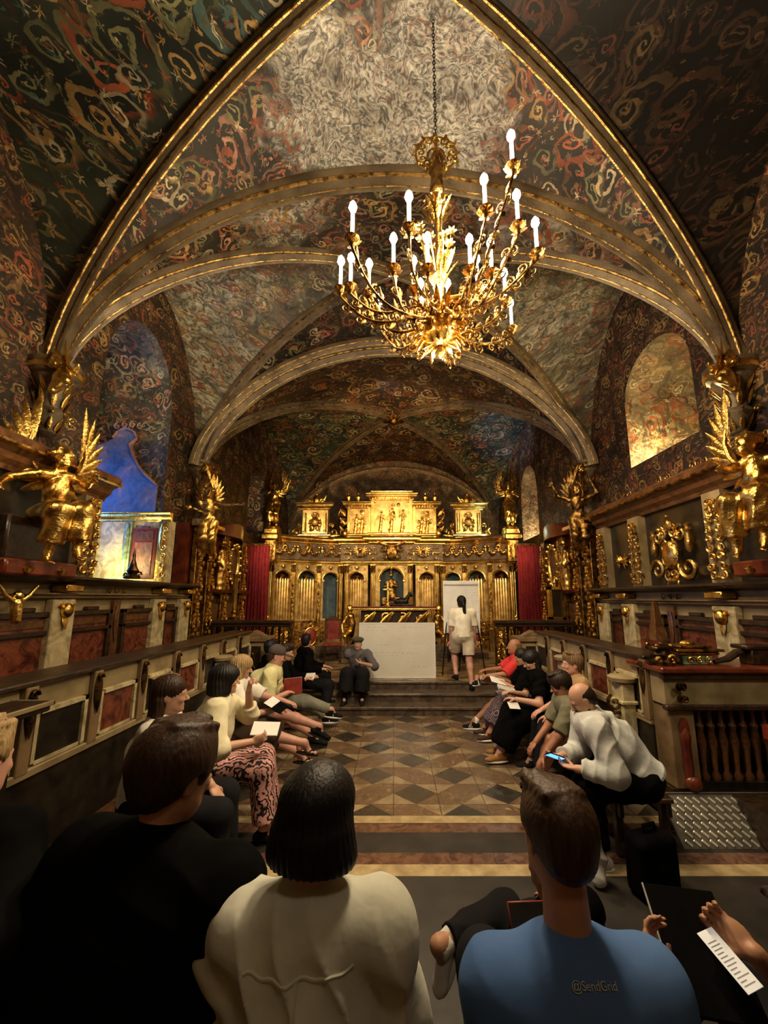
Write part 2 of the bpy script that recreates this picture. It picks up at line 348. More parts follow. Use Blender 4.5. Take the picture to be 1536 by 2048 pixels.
def struct(name, mb, mats, smooth=True, parent=None):
    o = mb.obj(name, mats, parent, smooth)
    if not parent: o['kind'] = 'structure'
    return o
def spiral(mb, c, r, turns, a0, sgn, rad, ax=((1, 0, 0), (0, 0, 1)), n=18, tail=None, bulge=0):
    c = Vector(c); u, v = Vector(ax[0]), Vector(ax[1]); nrm = u.cross(v); pts = []; rr = []
    for i in range(n + 1):
        t = i / n; q = r * (1 - .9 * t) ; a = a0 + sgn * turns * 2 * PI * t
        pts.append(c + u * (q * math.cos(a)) + v * (q * math.sin(a)) + nrm * (bulge * t)); rr.append(rad * (1.0 - .35 * t))
    if tail is not None: pts = [Vector(tail)] + pts; rr = [rad * .4] + rr
    mb.tube(pts, rr, 6)
    return pts[-1]
def foliage(mb, w, h, n, seed, rad=.012, dep=.03, y0=0.0, sym=True):
    """carved scrollwork covering w x h on the xz plane, standing out towards -y"""
    rnd = random.Random(seed)
    for i in range(n):
        x = rnd.uniform(.04, .46) * w; z = h * (i + .5) / n; r = rnd.uniform(.32, .5) * min(w * .5, h / n * 1.3); sg = rnd.choice((-1, 1)); a0 = rnd.uniform(0, 6)
        for sx in ((1, -1) if sym else (rnd.choice((1, -1)),)):
            spiral(mb, (sx * x * .8, y0 - dep, z), r, 1.3, a0 if sx > 0 else PI - a0, sg * sx, rad, n=12, bulge=dep * .5)
            for k in range(2):
                a = a0 + k * 2.2; 
                mb.leaf((sx * x * .8, y0 - dep * .4, z), (sx * (x * .8 + r * 1.25 * math.cos(a)), y0 - dep * 1.3, z + r * 1.25 * math.sin(a)), rad * 1.9, thick=.5)
    return mb
# ================================================================ ROOM
W = 4.35; ZS = 4.9
BAYS = [(-3.2, .76, 8.0, 7.84), (.76, 4.43, 8.12, 7.84), (4.43, 8.1, 8.12, 7.84), (8.1, 15.7, 8.0, 7.84)]
YEND = 15.7
def prof(u, e=.62): return max(0.0, 1 - u * u) ** e
def vault_bay(y0, y1, zc, zt, mats, nm_='ceiling'):
    yc = (y0 + y1) / 2; hb = (y1 - y0) / 2; N = 56
    def z1(x, y): t = (y - yc) / hb; return (zt - ZS + (zc - zt) * (1 - t * t)) * prof(x / W)
    def z2(x, y): return (zc - ZS) * prof((y - yc) / hb) * (1 - .10 * (abs(x) / W) ** 2)
    xs = [W * math.sin(PI / 2 * (2 * i / N - 1)) for i in range(N + 1)]; ys = [yc + hb * math.sin(PI / 2 * (2 * j / N - 1)) for j in range(N + 1)]
    ax = lambda x: math.asin(max(-1, min(1, x / W))) * 3.9
    vs = []; uv = []
    mbs = [MB(), MB(), MB()]
    for m_ in mbs: m_.uv = []
    for i in range(N):
        for j in range(N):
            q = [(xs[i], ys[j]), (xs[i], ys[j + 1]), (xs[i + 1], ys[j + 1]), (xs[i + 1], ys[j])]
            cx = (xs[i] + xs[i + 1]) / 2; cy = (ys[j] + ys[j + 1]) / 2; a = z1(cx, cy) / 1.0; b = z2(cx, cy)
            side = abs(cx / W) > abs((cy - yc) / hb); k = (2 if cx > 0 else 1) if side else 0; m_ = mbs[k]
            base = len(m_.v)
            for (x, y) in q:
                z = ZS + max(z1(x, y), z2(x, y)); m_.v.append((x, y, z))
                m_.uv.append((ax(x) + 3.1 * y0, y * 1.0) if k == 0 else ((x - math.copysign(z, x)) * .9 + 7, math.asin(max(-1, min(1, (y - yc) / hb))) * hb * 1.1 + y0 * 2.7))
            m_.f.append((base, base + 1, base + 2, base + 3)); m_.mi.append(0)
    for k, m_ in enumerate(mbs):
        o = m_.obj(nm_, mats[k]); o['kind'] = 'structure'
        import bmesh
        bm = bmesh.new(); bm.from_mesh(o.data); bmesh.ops.remove_doubles(bm, verts=bm.verts, dist=1e-4); bm.to_mesh(o.data); bm.free()
MT = [('fresco_red', 'fresco_green', 'fresco_shaded'), ('fresco_cloud', 'fresco_green', 'fresco_shaded'), ('fresco_red', 'fresco_pale', 'fresco_pale'), ('fresco_dark', 'fresco_green', 'fresco_green')]
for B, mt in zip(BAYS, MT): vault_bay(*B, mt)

nm('gilt_worn', (.14, .07, .02), (.80, .52, .18), 13, .36, 1, .5, lo=.35, hi=.6, bs=60)
RIBN = [0]
def rib(path, nrm, wd=.17, dp=.2):
    """moulded rib: stone roll between two hollows, with a gilded strip on each side"""
    RIBN[0] += 1; name = 'trim_%d' % RIBN[0]
    pf = [(-.5, .15), (-.5, -.25), (-.36, -.42), (-.30, -.60), (-.16, -.72), (-.10, -.95), (0, -1.05), (.10, -.95), (.16, -.72), (.30, -.60), (.36, -.42), (.5, -.25), (.5, .15)]
    P_ = [Vector(p) for p in path]; m = len(P_); s = MB(); g = MB()
    def frames():
        for i in range(m):
            d = (P_[min(i + 1, m - 1)] - P_[max(i - 1, 0)]).normalized(); up = Vector(nrm(P_[i])); up = (up - d * up.dot(d)).normalized()
            yield P_[i], up, d.cross(up)
    F = list(frames())
    s.loft([[tuple(p + b * (x * wd) + up * (z * dp)) for x, z in pf] for p, up, b in F])
    for sx in (-1, 1):
        g.loft([[tuple(p + b * ((sx * .40 + .10 * math.cos(a)) * wd) + up * ((-.40 + .10 * math.sin(a)) * dp)) for a in (0, PI / 3, 2 * PI / 3, PI, 4 * PI / 3, 5 * PI / 3)] for p, up, b in F])
        g.loft([[tuple(p + b * ((sx * .13 + .035 * math.cos(a)) * wd) + up * ((-.86 + .05 * math.sin(a)) * dp)) for a in (0, PI / 2, PI, 3 * PI / 2)] for p, up, b in F])
    o = s.obj(name, 'rib_stone'); o['kind'] = 'structure'
    q = g.obj('gilded_strip', 'gilt_worn', o)
def upv(yc): return lambda p: Vector((p.x * .8, 0, 1.2 + (p.z - ZS) * .5))
for y, zt in ((.76, 7.84), (4.43, 7.84), (8.1, 7.84)):
    pts = [(W * math.sin(PI / 2 * (2 * i / 48 - 1)), y, ZS + (zt - ZS) * prof(math.sin(PI / 2 * (2 * i / 48 - 1)))) for i in range(49)]
    rib(pts, lambda p: Vector((p.x * .9, 0, p.z - ZS + 1.0)), .26 if y != 4.43 else .22, .26)
    if y == 8.1:
        rib([(x * .985, y - .3, z - .04) for x, yy, z in pts], lambda p: Vector((p.x * .9, 0, p.z - ZS + 1.0)), .15, .16)
for (y0, y1, zc, zt) in BAYS[1:]:
    yc = (y0 + y1) / 2; hb = (y1 - y0) / 2
    for sx in (-1, 1):
        pts = []
        for i in range(49):
            u = math.sin(PI / 2 * (2 * i / 48 - 1)); pts.append((sx * W * u, yc + hb * u, ZS + (zt - ZS + (zc - zt) * (1 - u * u)) * prof(u)))
        rib(pts, lambda p: Vector((p.x * .9, (p.y - yc) * .9, p.z - ZS + 1.0)), .17, .2)
# wall ribs at the altar end
pts = [(W * u, YEND - .02, ZS + (7.55 - ZS) * prof(u)) for u in [math.sin(PI / 2 * (2 * i / 40 - 1)) for i in range(41)]]
rib(pts, lambda p: Vector((p.x * .9, 0, p.z - ZS + 1)), .14, .14)
# boss
b = MB(); b.lathe([(.05, -.30), (.14, -.26), (.22, -.16), (.26, -.05), (.24, .1)], (0, 11.9, 8.0), 16)
for i in range(12):
    a = i * PI / 6; b.leaf((.16 * math.cos(a), 11.9 + .16 * math.sin(a), 7.78), (.42 * math.cos(a), 11.9 + .42 * math.sin(a), 7.86), .06, (0, 0, 1))
b.obj('trim_20', 'gold_dark')['kind'] = 'structure'

# floor, steps
f = MB(); f.add([(-W - 2, 3.99, 0), (W + 2, 3.99, 0), (W + 2, 7.3, 0), (-W - 2, 7.3, 0)], [(0, 1, 2, 3)]); struct('floor', f, 'tile_floor')
f = MB(); f.add([(-W - 2, -3.2, 0), (W + 2, -3.2, 0), (W + 2, 3.30, 0), (-W - 2, 3.30, 0)], [(0, 1, 2, 3)]); struct('floor', f, 'dark_floor')
M['border_red'] = M['stone_step']
nm('red_breccia', (.05, .020, .013), (.17, .085, .055), 8, .28, 0, .05, detail=9, dist=2, hi=.6)
for k, (a, b_, mt) in enumerate(((3.30, 3.43, 'yellow_stone'), (3.43, 3.57, 'red_breccia'), (3.57, 3.85, 'dark_floor'), (3.85, 3.99, 'red_breccia'))):
    f = MB(); f.add([(-W - 2, a, .0), (W + 2, a, .0), (W + 2, b_, .0), (-W - 2, b_, .0)], [(0, 1, 2, 3)]); struct('floor', f, mt)
f = MB(); f.box((-2.6, 3.99, -.01), (2.6, 4.11, .004)); struct('floor', f, 'yellow_stone')
for k in range(3):
    y = 7.3 + .34 * k; f = MB(); f.box((-4.3, y, .15 * k), (4.3, YEND, .15 * k + .11)); f.box((-4.3, y - .03, .15 * k + .105), (4.3, YEND, .15 * k + .15), .008)
    struct('floor', f, 'stone_step', False)
f = MB(); f.add([(-4.3, 8.02, .452), (4.3, 8.02, .452), (4.3, YEND, .452), (-4.3, YEND, .452)], [(0, 1, 2, 3)]); struct('floor', f, 'tile_floor')
f = MB(); f.box((-2.6, 10.9, .45), (2.6, 14.5, .60), .01); f.box((-2.2, 11.2, .60), (2.2, 14.5, .75), .01); struct('floor', f, 'stone_step', False)
# dais that carries the front bench
f = MB(); f.box((-4.3, -3.2, 0), (4.3, 1.62, .32), .01); struct('floor', f, 'dark_wood', False)

# side walls with window niches
def side_wall(sx, mat, nname):
    out = MB(); T = 1.7; X = sx * W; add0 = out.add
    for bi, (y0, y1, zc, zt) in enumerate(BAYS):
        yc = (y0 + y1) / 2; hb = (y1 - y0) / 2
        nich = NICHE[sx].get(bi); ys = [y0 + (y1 - y0) * j / 60 for j in range(61)]
        if nich: ys = sorted(set(ys + [nich[0], nich[1]]))
        for a, b in zip(ys, ys[1:]):
            top = lambda y: ZS + (zc - ZS) * .90 * prof((y - yc) / hb) + .15
            q = (a + b) / 2
            if nich and nich[0] - 1e-6 <= a and b <= nich[1] + 1e-6:
                n0, n1, zb, zsp, zt_ = nich; nc = (n0 + n1) / 2; nr = (n1 - n0) / 2
                ar = lambda y: zsp + (zt_ - zsp) * math.sqrt(max(0, 1 - ((y - nc) / nr) ** 2))
                out.add([(X, a, 0), (X, b, 0), (X, b, zb), (X, a, zb)], [(0, 1, 2, 3)])
                out.add([(X, a, ar(a)), (X, b, ar(b)), (X, b, top(b)), (X, a, top(a))], [(0, 1, 2, 3)])
            else: out.add([(X, a, 0), (X, b, 0), (X, b, top(b)), (X, a, top(a))], [(0, 1, 2, 3)])
    out.uv = [(v[1] + 3 * sx, v[2]) for v in out.v]
    o = out.obj('wall_left' if sx < 0 else 'wall_right', mat, None, False); o['kind'] = 'structure'
NICHE = {-1: {0: None, 1: (1.6, 3.3, 4.9, 5.8, 6.6), 2: (5.30, 7.06, 2.30, 5.55, 6.80), 3: (11.2, 12.6, 4.0, 5.3, 6.2)},
         1: {0: None, 1: (1.6, 3.3, 4.9, 5.8, 6.6), 2: (5.15, 6.75, 4.42, 5.6, 6.35), 3: (11.3, 12.75, 3.95, 5.4, 6.3)}}
for sx, mt in ((-1, 'fresco_wall'), (1, 'fresco_wall')): side_wall(sx, mt, '')
WN = [0]
def niche(sx, spec, mjamb, depth=1.5, glass='dusk_glass', splay=0.0, pane_mask=None):
    n0, n1, zb, zsp, zt = spec; nc = (n0 + n1) / 2; nr = (n1 - n0) / 2; X = sx * W; X2 = sx * (W + depth)
    out = [(n0, zb)] + [(nc - nr * math.cos(PI * i / 24), zsp + (zt - zsp) * math.sin(PI * i / 24)) for i in range(25)] + [(n1, zb)]
    m = MB(); m.uv = []; acc = 0
    ring = []
    for i in range(len(out)):
        a = out[i]; b = out[(i + 1) % len(out)]
        base = len(m.v); L = math.dist(a, b)
        s2 = lambda p: (nc + (p[0] - nc) * (1 - splay), p[1] if p[1] <= zsp else zsp + (p[1] - zsp) * (1 - splay))
        a2, b2 = s2(a), s2(b)
        m.v += [(X, a[0], a[1]), (X, b[0], b[1]), (X2, b2[0], b2[1]), (X2, a2[0], a2[1])]; m.uv += [(0, acc), (0, acc + L), (depth, acc + L), (depth, acc)]; acc += L
        m.f.append((base, base + 1, base + 2, base + 3)); m.mi.append(0)
    WN[0] += 1; root = m.obj('window_%d' % WN[0], mjamb, None, True); root['kind'] = 'structure'
    g = MB(); g.loft([[(X2 - sx * .02, s2(p)[0], s2(p)[1]) for p in out], [(X2, s2(p)[0], s2(p)[1]) for p in out]]); g.obj('pane', glass, root, False)
    if pane_mask:
        q = MB(); q.box((X2 - sx * .10, n0, zb), (X2 - sx * .03, n1, pane_mask[0])); q.box((X2 - sx * .10, n0, pane_mask[1]), (X2 - sx * .03, n1, zt)); q.obj('mask_panel', 'dark_wood', root, False)  # unseen panels added to limit the height of the blue window light
    fr = MB(); 
    for k in range(3): fr.box((X2 - sx * .08, nc + nr * .5 * (k - 1) - .03, zb), (X2 - sx * .02, nc + nr * .5 * (k - 1) + .03, zt - .1))
    k = zb + .5
    while k < zt - .2: fr.box((X2 - sx * .08, n0 + .15, k), (X2 - sx * .02, n1 - .15, k + .04)); k += .55
    fr.obj('window_frame', 'iron', root, False)
    return root
niche(-1, NICHE[-1][1], 'fresco_green', glass='black_panel'); niche(-1, NICHE[-1][2], 'fresco_reveal', 1.75, pane_mask=(2.9, 4.5)); niche(-1, NICHE[-1][3], 'fresco_dark', 1.2, glass='black_panel')
niche(1, NICHE[1][1], 'fresco_dark', glass='black_panel'); niche(1, NICHE[1][2], 'fresco_gold', 1.3, glass='black_panel', splay=.12); niche(1, NICHE[1][3], 'fresco_gold', 1.0, glass='black_panel', splay=.1)
# end walls
f = MB(); f.uv = []
N = 60
for i in range(N):
    a, b = -W + 2 * W * i / N, -W + 2 * W * (i + 1) / N; t = lambda x: ZS + 3.1 * prof(x / W) + .1; base = len(f.v)
    f.v += [(a, YEND, 0), (b, YEND, 0), (b, YEND, t(b)), (a, YEND, t(a))]; f.uv += [(a, 0), (b, 0), (b, t(b)), (a, t(a))]; f.f.append((base, base + 1, base + 2, base + 3)); f.mi.append(0)
struct('wall_back', f, 'fresco_gold', False)
f = MB(); f.box((-W - .1, -3.4, 0), (W + .1, -3.2, 8.6)); struct('wall_front', f, 'fresco_wall', False)
# grated opening in the end wall
f = MB(); f.box((-.36, YEND - .12, 5.95), (.36, YEND - .04, 6.5)); fr = f.obj('window_9', 'black_panel', None, False); fr['kind'] = 'structure'
f = MB()
for k in range(2): f.box((-.42 + .78 * k, YEND - .16, 5.9), (-.36 + .78 * k, YEND - .03, 6.55))
f.box((-.42, YEND - .16, 5.88), (.42, YEND - .03, 5.95)); f.box((-.42, YEND - .16, 6.5), (.42, YEND - .03, 6.56)); f.obj('window_frame', 'maroon_wood', fr, False)

# corbels
def corbel(x, y, z, sx, name):
    m = MB(); pr = [(.05, -.95), (.12, -.90), (.09, -.84), (.16, -.72), (.22, -.62), (.20, -.56), (.15, -.52), (.17, -.30), (.24, -.10), (.27, -.06), (.27, -.02), (.33, .02), (.34, .12), (.36, .14), (.36, .20)]
    m.lathe([(r * 1.0, h) for r, h in pr], (0, 0, 0), 12)
    o = m.obj(name, 'rib_stone', None, loc=(x, y, z), scale=.80); o['kind'] = 'structure'
    g = MB()
    for i in range(9):
        a = PI * 2 * i / 9; c, s_ = math.cos(a), math.sin(a)
        g.leaf((c * .18, s_ * .18, -.5), (c * .25, s_ * .25, -.26), .04, (c, s_, 0), curl=.03); g.leaf((c * .17, s_ * .17, -.3), (c * .29, s_ * .29, -.08), .04, (c, s_, 0), curl=.03); spiral(g, (c * .27, s_ * .27, -.62), .05, 1.2, 0, 1, .014, ((c, s_, 0), (0, 0, 1)), 10)
        g.leaf((c * .12, s_ * .12, -.88), (c * .20, s_ * .20, -.68), .035, (c, s_, 0), curl=.02)
    g.lathe([(.345, .03), (.37, .08), (.345, .13)], n=12)
    g.obj('gilded_leafwork', 'gold', o); return o
k = 21
for (y, z) in ((4.43, 4.78), (8.1, 4.84)):
    for sx in (-1, 1): corbel(sx * (W - .12), y, z, sx, 'trim_%d' % k); k += 1
# ================================================================ SMOOTH SURFACES FROM DISTANCE FIELDS
V3 = lambda *a: np.array(a, float)
class S:
    """prims are unioned smoothly; mesh() pulls one continuous surface out of the field"""
    def __init__(s): s.p = []
    def cone(s, a, b, ra, rb=None, k=.02, sub=False, flat=None, sq=(1, 1, 1)):
        s.p.append(('c', np.array(a, float), np.array(b, float), ra, ra if rb is None else rb, k, sub, flat)); return s
    def chain(s, pts, rad, k=.02):
        for i in range(len(pts) - 1): s.cone(pts[i], pts[i + 1], rad[i], rad[i + 1], k)
        return s
    def ell(s, c, r, rot=None, k=.02, sub=False):
        s.p.append(('e', np.array(c, float), np.array(r if hasattr(r, '__len__') else (r,) * 3, float), rot, k, sub)); return s
    def box(s, c, h, rot=None, rnd=.01, k=.01, sub=False):
        s.p.append(('b', np.array(c, float), np.array(h, float), rot, rnd, k, sub)); return s
    def mesh(s, name, mats, h=.01, disp=None, clip=None):
        lo = V3(9, 9, 9) * 9; hi = -lo; bb = []
        for p in s.p:
            if p[0] == 'c': r = max(p[3], p[4]); a = np.minimum(p[1], p[2]) - r; b = np.maximum(p[1], p[2]) + r; k = p[5]; sub = p[6]
            else: r = float(np.max(p[2])) * (1 if p[3] is None else (1 if p[0] == 'e' else 1.75)); ext = p[2] if p[3] is None else r; a = p[1] - ext; b = p[1] + ext; k = p[4] if p[0] == 'e' else p[5]; sub = p[-1]
            k = k * 1.2 + 2 * h; bb.append((a - k, b + k))
            if not sub: lo = np.minimum(lo, a); hi = np.maximum(hi, b)
        lo -= 3 * h; hi += 3 * h; n = np.ceil((hi - lo) / h).astype(int) + 1
        F = np.full(n, .5, np.float32); ax = [lo[i] + h * np.arange(n[i]) for i in range(3)]
        for p, (a, b) in zip(s.p, bb):
            i0 = np.clip(np.floor((a - lo) / h).astype(int), 0, n - 1); i1 = np.clip(np.ceil((b - lo) / h).astype(int) + 1, 1, n)
            if np.any(i1 <= i0): continue
            sl = tuple(slice(i0[i], i1[i]) for i in range(3))
            X = ax[0][sl[0]][:, None, None]; Y = ax[1][sl[1]][None, :, None]; Z = ax[2][sl[2]][None, None, :]
            if p[0] == 'c':
                _, A, B, ra, rb, k, sub, flat = p; d = B - A; L2 = float(d @ d) + 1e-12
                px, py, pz = X - A[0], Y - A[1], Z - A[2]; t = (px * d[0] + py * d[1] + pz * d[2]) / L2; tc = np.clip(t, 0, 1)
                D = np.sqrt((px - d[0] * tc) ** 2 + (py - d[1] * tc) ** 2 + (pz - d[2] * tc) ** 2) - (ra + (rb - ra) * tc)
                if flat: 
                    L = math.sqrt(L2)
                    if 'b' in flat: D = np.maximum(D, (t - 1) * L)
                    if 'a' in flat: D = np.maximum(D, -t * L)
            else:
                C, r, rot = p[1], p[2], p[3]; x, y, z = X - C[0], Y - C[1], Z - C[2]
                if rot is not None:
                    q = np.array(rot).T; x, y, z = (q[0, 0] * x + q[0, 1] * y + q[0, 2] * z), (q[1, 0] * x + q[1, 1] * y + q[1, 2] * z), (q[2, 0] * x + q[2, 1] * y + q[2, 2] * z)
                if p[0] == 'e':
                    k, sub = p[4], p[5]; k0 = np.sqrt((x / r[0]) ** 2 + (y / r[1]) ** 2 + (z / r[2]) ** 2); k1 = np.sqrt((x / r[0] ** 2) ** 2 + (y / r[1] ** 2) ** 2 + (z / r[2] ** 2) ** 2) + 1e-9
                    D = k0 * (k0 - 1) / k1
                else:
                    rn, k, sub = p[4], p[5], p[6]; qx, qy, qz = np.abs(x) - r[0] + rn, np.abs(y) - r[1] + rn, np.abs(z) - r[2] + rn
                    D = np.sqrt(np.maximum(qx, 0) ** 2 + np.maximum(qy, 0) ** 2 + np.maximum(qz, 0) ** 2) + np.minimum(np.maximum(qx, np.maximum(qy, qz)), 0) - rn
            G = F[sl]
            if sub: hh = np.clip(.5 - .5 * (G + D) / k, 0, 1); F[sl] = G + (-D - G) * hh + k * hh * (1 - hh)
            else: hh = np.clip(.5 + .5 * (G - D) / k, 0, 1); F[sl] = G + (D - G) * hh - k * hh * (1 - hh)
        if disp is not None: F = F + disp(ax[0][:, None, None], ax[1][None, :, None], ax[2][None, None, :]).astype(np.float32)
        if clip is not None:
            for c in clip: 
                (qx, qy, qz), (nx, ny, nz) = c; F = np.maximum(F, (ax[0][:, None, None] - qx) * nx + (ax[1][None, :, None] - qy) * ny + (ax[2][None, None, :] - qz) * nz)
        F[0] = F[-1] = .5; F[:, 0] = F[:, -1] = .5; F[:, :, 0] = F[:, :, -1] = .5
        return nets(F, lo, h, name, mats)
def nets(F, lo, h, name, mats):
    sg = F < 0; c = np.zeros(tuple(k - 1 for k in F.shape), np.int8)
    for i in (0, 1):
        for j in (0, 1):
            for k in (0, 1): c += sg[i:F.shape[0] - 1 + i, j:F.shape[1] - 1 + j, k:F.shape[2] - 1 + k]
    act = np.argwhere((c > 0) & (c < 8)); idx = np.full(c.shape, -1, np.int64); idx[tuple(act.T)] = np.arange(len(act))
    acc = np.zeros((len(act), 3)); cnt = np.zeros(len(act)); a0 = act
    for ax_ in range(3):
        e = np.zeros(3, int); e[ax_] = 1; o1, o2 = [k for k in range(3) if k != ax_]
        for u in (0, 1):
            for v in (0, 1):
                o = np.zeros(3, int); o[o1] = u; o[o2] = v; p = a0 + o; q = p + e
                fa = F[tuple(p.T)]; fb = F[tuple(q.T)]; m = (fa < 0) != (fb < 0); t = np.zeros(len(fa)); t[m] = fa[m] / (fa[m] - fb[m])
                pt = o[None, :] + np.zeros((len(fa), 3)); pt[:, ax_] = t; acc[m] += pt[m]; cnt[m] += 1
    V = lo + h * (a0 + acc / cnt[:, None]); quads = []
    for ax_ in range(3):
        e = [0, 0, 0]; e[ax_] = 1; o1, o2 = [(1, 2), (2, 0), (0, 1)][ax_]
        A = sg[:F.shape[0] - e[0], :F.shape[1] - e[1], :F.shape[2] - e[2]]; B = sg[e[0]:, e[1]:, e[2]:]; m = np.argwhere(A != B)
        m = m[(m[:, o1] > 0) & (m[:, o2] > 0) & (m[:, o1] < F.shape[o1] - 1) & (m[:, o2] < F.shape[o2] - 1)]
        d1 = np.zeros(3, int); d1[o1] = 1; d2 = np.zeros(3, int); d2[o2] = 1
        q = np.stack([idx[tuple(x.T)] for x in (m - d1 - d2, m - d2, m, m - d1)], 1); fl = sg[tuple(m.T)]; q[~fl] = q[~fl][:, ::-1]; quads.append(q)
    Q = np.concatenate(quads); Q = Q[(Q >= 0).all(1)]
    me = bpy.data.meshes.new(name); me.vertices.add(len(V)); me.vertices.foreach_set('co', V.astype(np.float32).ravel())
    me.loops.add(len(Q) * 4); me.loops.foreach_set('vertex_index', Q.astype(np.int32).ravel()); me.polygons.add(len(Q))
    me.polygons.foreach_set('loop_start', np.arange(0, len(Q) * 4, 4, dtype=np.int32))
    me.update(calc_edges=True); me.polygons.foreach_set('use_smooth', [True] * len(Q))
    for m_ in (mats if isinstance(mats, (list, tuple)) else [mats]): me.materials.append(M[m_])
    return me
def rotm(yaw=0, pitch=0, roll=0):
    """columns: right, forward, up"""
    return np.array(Euler((R(pitch), R(roll), R(yaw)), 'XYZ').to_matrix())
def rip(a=.006, f=18, d=(1, .3, .2), seed=0, w=2.2):
    """cloth folds: ridges across direction d, bent by a slow wave"""
    d = np.array(d, float)
    def g(X, Y, Z):
        q = (X * d[0] + Y * d[1] + Z * d[2]) * f + w * np.sin(X * 9.3 + Z * 6.1 + seed) + w * .8 * np.sin(Y * 11.1 - Z * 8.7 + seed * 2.3)
        q2 = (X * d[1] - Y * d[2] + Z * d[0]) * f * .7 + w * np.sin(X * 13 - Y * 8 + seed * 3.1)
        return a * (1.5 * np.abs(np.sin(q * .5)) ** .8 - .75) * (.65 + .35 * np.sin(Z * 9 + Y * 6 + seed * 1.7)) + a * .45 * np.sin(q2)
    return g

def unit(v): v = np.array(v, float); n = np.linalg.norm(v); return v / n if n > 1e-9 else v
def ik(a, c, l1, l2, pole):
    """middle joint of a two-bone limb"""
    a, c = np.array(a, float), np.array(c, float); d = c - a; L = np.linalg.norm(d); Lc = min(L, (l1 + l2) * .995); dn = d / max(L, 1e-6); c2 = a + dn * Lc
    x = (l1 * l1 - l2 * l2 + Lc * Lc) / (2 * Lc); hgt = math.sqrt(max(0, l1 * l1 - x * x)); p = np.array(pole, float); p = p - dn * (p @ dn); p = unit(p)
    return a + dn * x + p * hgt, c2
def hand(s, w, d, n, side, curl=.5, sc=1.0, k=.008, thumb=.6):
    """palm, four unequal jointed fingers and a thumb; d along the fingers, n out of the palm"""
    d = unit(d); n = unit(np.array(n, float) - d * (np.array(n, float) @ d)); r = np.cross(d, n) * side     # r: towards the thumb
    rot = np.stack([r, d, n], 1); pc = w + d * .05 * sc
    s.ell(pc, (.040 * sc, .050 * sc, .016 * sc), rot, k); s.ell(w + d * .03 * sc + r * .018 * sc, (.018 * sc, .030 * sc, .017 * sc), rot, k)
    for i, (off, L) in enumerate(((.030, .072), (.010, .080), (-.010, .074), (-.028, .058))):
        p = w + d * .088 * sc + r * off * sc; dd = d + r * off * 1.5; rad = (.0088 - .0006 * i) * sc; pts = [w + d * .05 * sc + r * off * sc * .8, p]; a = 0
        for j, f_ in enumerate((.45, .32, .25)):
            a += curl * (.7, .85, .6)[j]; v = unit(dd) * math.cos(a) + n * math.sin(a); pts.append(pts[-1] + v * L * f_ * sc)
        s.chain(pts, [rad * 1.15, rad * 1.1, rad, rad * .92, rad * .8], .004)
    t0 = w + d * .025 * sc + r * .026 * sc; t1 = t0 + (d * .5 + r * .7 + n * .35 * thumb) * .04 * sc; t2 = t1 + unit(d * .9 + r * .35 + n * thumb) * .03 * sc; t3 = t2 + unit(d * .9 + n * thumb * 1.2) * .024 * sc
    s.chain([t0, t1, t2, t3], [.013 * sc, .011 * sc, .0098 * sc, .008 * sc], .006)
def head(s, c, rm, sc=1.0, male=False):
    T = lambda x, y, z: c + rm @ (np.array((x, y, z), float) * sc)
    e = lambda p, r, k=.02, sub=False: s.ell(T(*p), np.array(r) * sc, rm, k * sc, sub)
    e((0, -.012, .032), (.076, .096, .092)); e((0, .022, -.02), (.066, .068, .088), .03); e((0, .046, -.078), (.043 + .005 * male, .040, .034), .03)
    e((.040, .01, -.055), (.024, .04, .035), .03); e((-.040, .01, -.055), (.024, .04, .035), .03)
    e((0, .080, .022), (.050, .014, .010), .018); e((.036, .072, -.022), (.020, .016, .018), .02); e((-.036, .072, -.022), (.020, .016, .018), .02)
    for x in (-.031, .031): e((x, .094, .004), (.017, .013, .012), .008, True); e((x, .081, .003), (.0125, .0115, .010), .002)
    s.cone(T(0, .086, .012), T(0, .113, -.024), .0075 * sc, .0115 * sc, .01 * sc); e((.011, .100, -.028), (.008, .009, .007), .006); e((-.011, .100, -.028), (.008, .009, .007), .006)
    e((0, .089, -.052), (.021, .010, .0055), .005); e((0, .087, -.062), (.019, .010, .0065), .005); e((0, .080, -.088), (.018, .016, .014), .015)
    for x in (-1, 1): e((x * .078, -.008, -.006), (.008, .019, .031), .006); e((x * .084, -.004, -.004), (.006, .009, .015), .003, True)
def eyes(c, rm, sc=1.0, parent=None):
    for x in (-.031, .031):
        m = MB()
        for rr, yy, kk in ((.0108, .0825, 0), (.0058, .0895, 1)):
            p = c + rm @ (np.array((x, yy, .003)) * sc); m.k = kk; m.ball(tuple(p), rr * sc, 10, 8)
        m.obj('eye', ['paper_white', 'black_cloth'], parent)
    for x in (-1, 1):
        b = MB(); b.tube([tuple(c + rm @ (np.array((x * q, yq, zq)) * sc)) for q, yq, zq in ((.014, .0935, .022), (.03, .092, .028), (.046, .081, .023))], [.003, .0035, .002], 5)
        b.obj('eyebrow', 'hair_dark', parent)
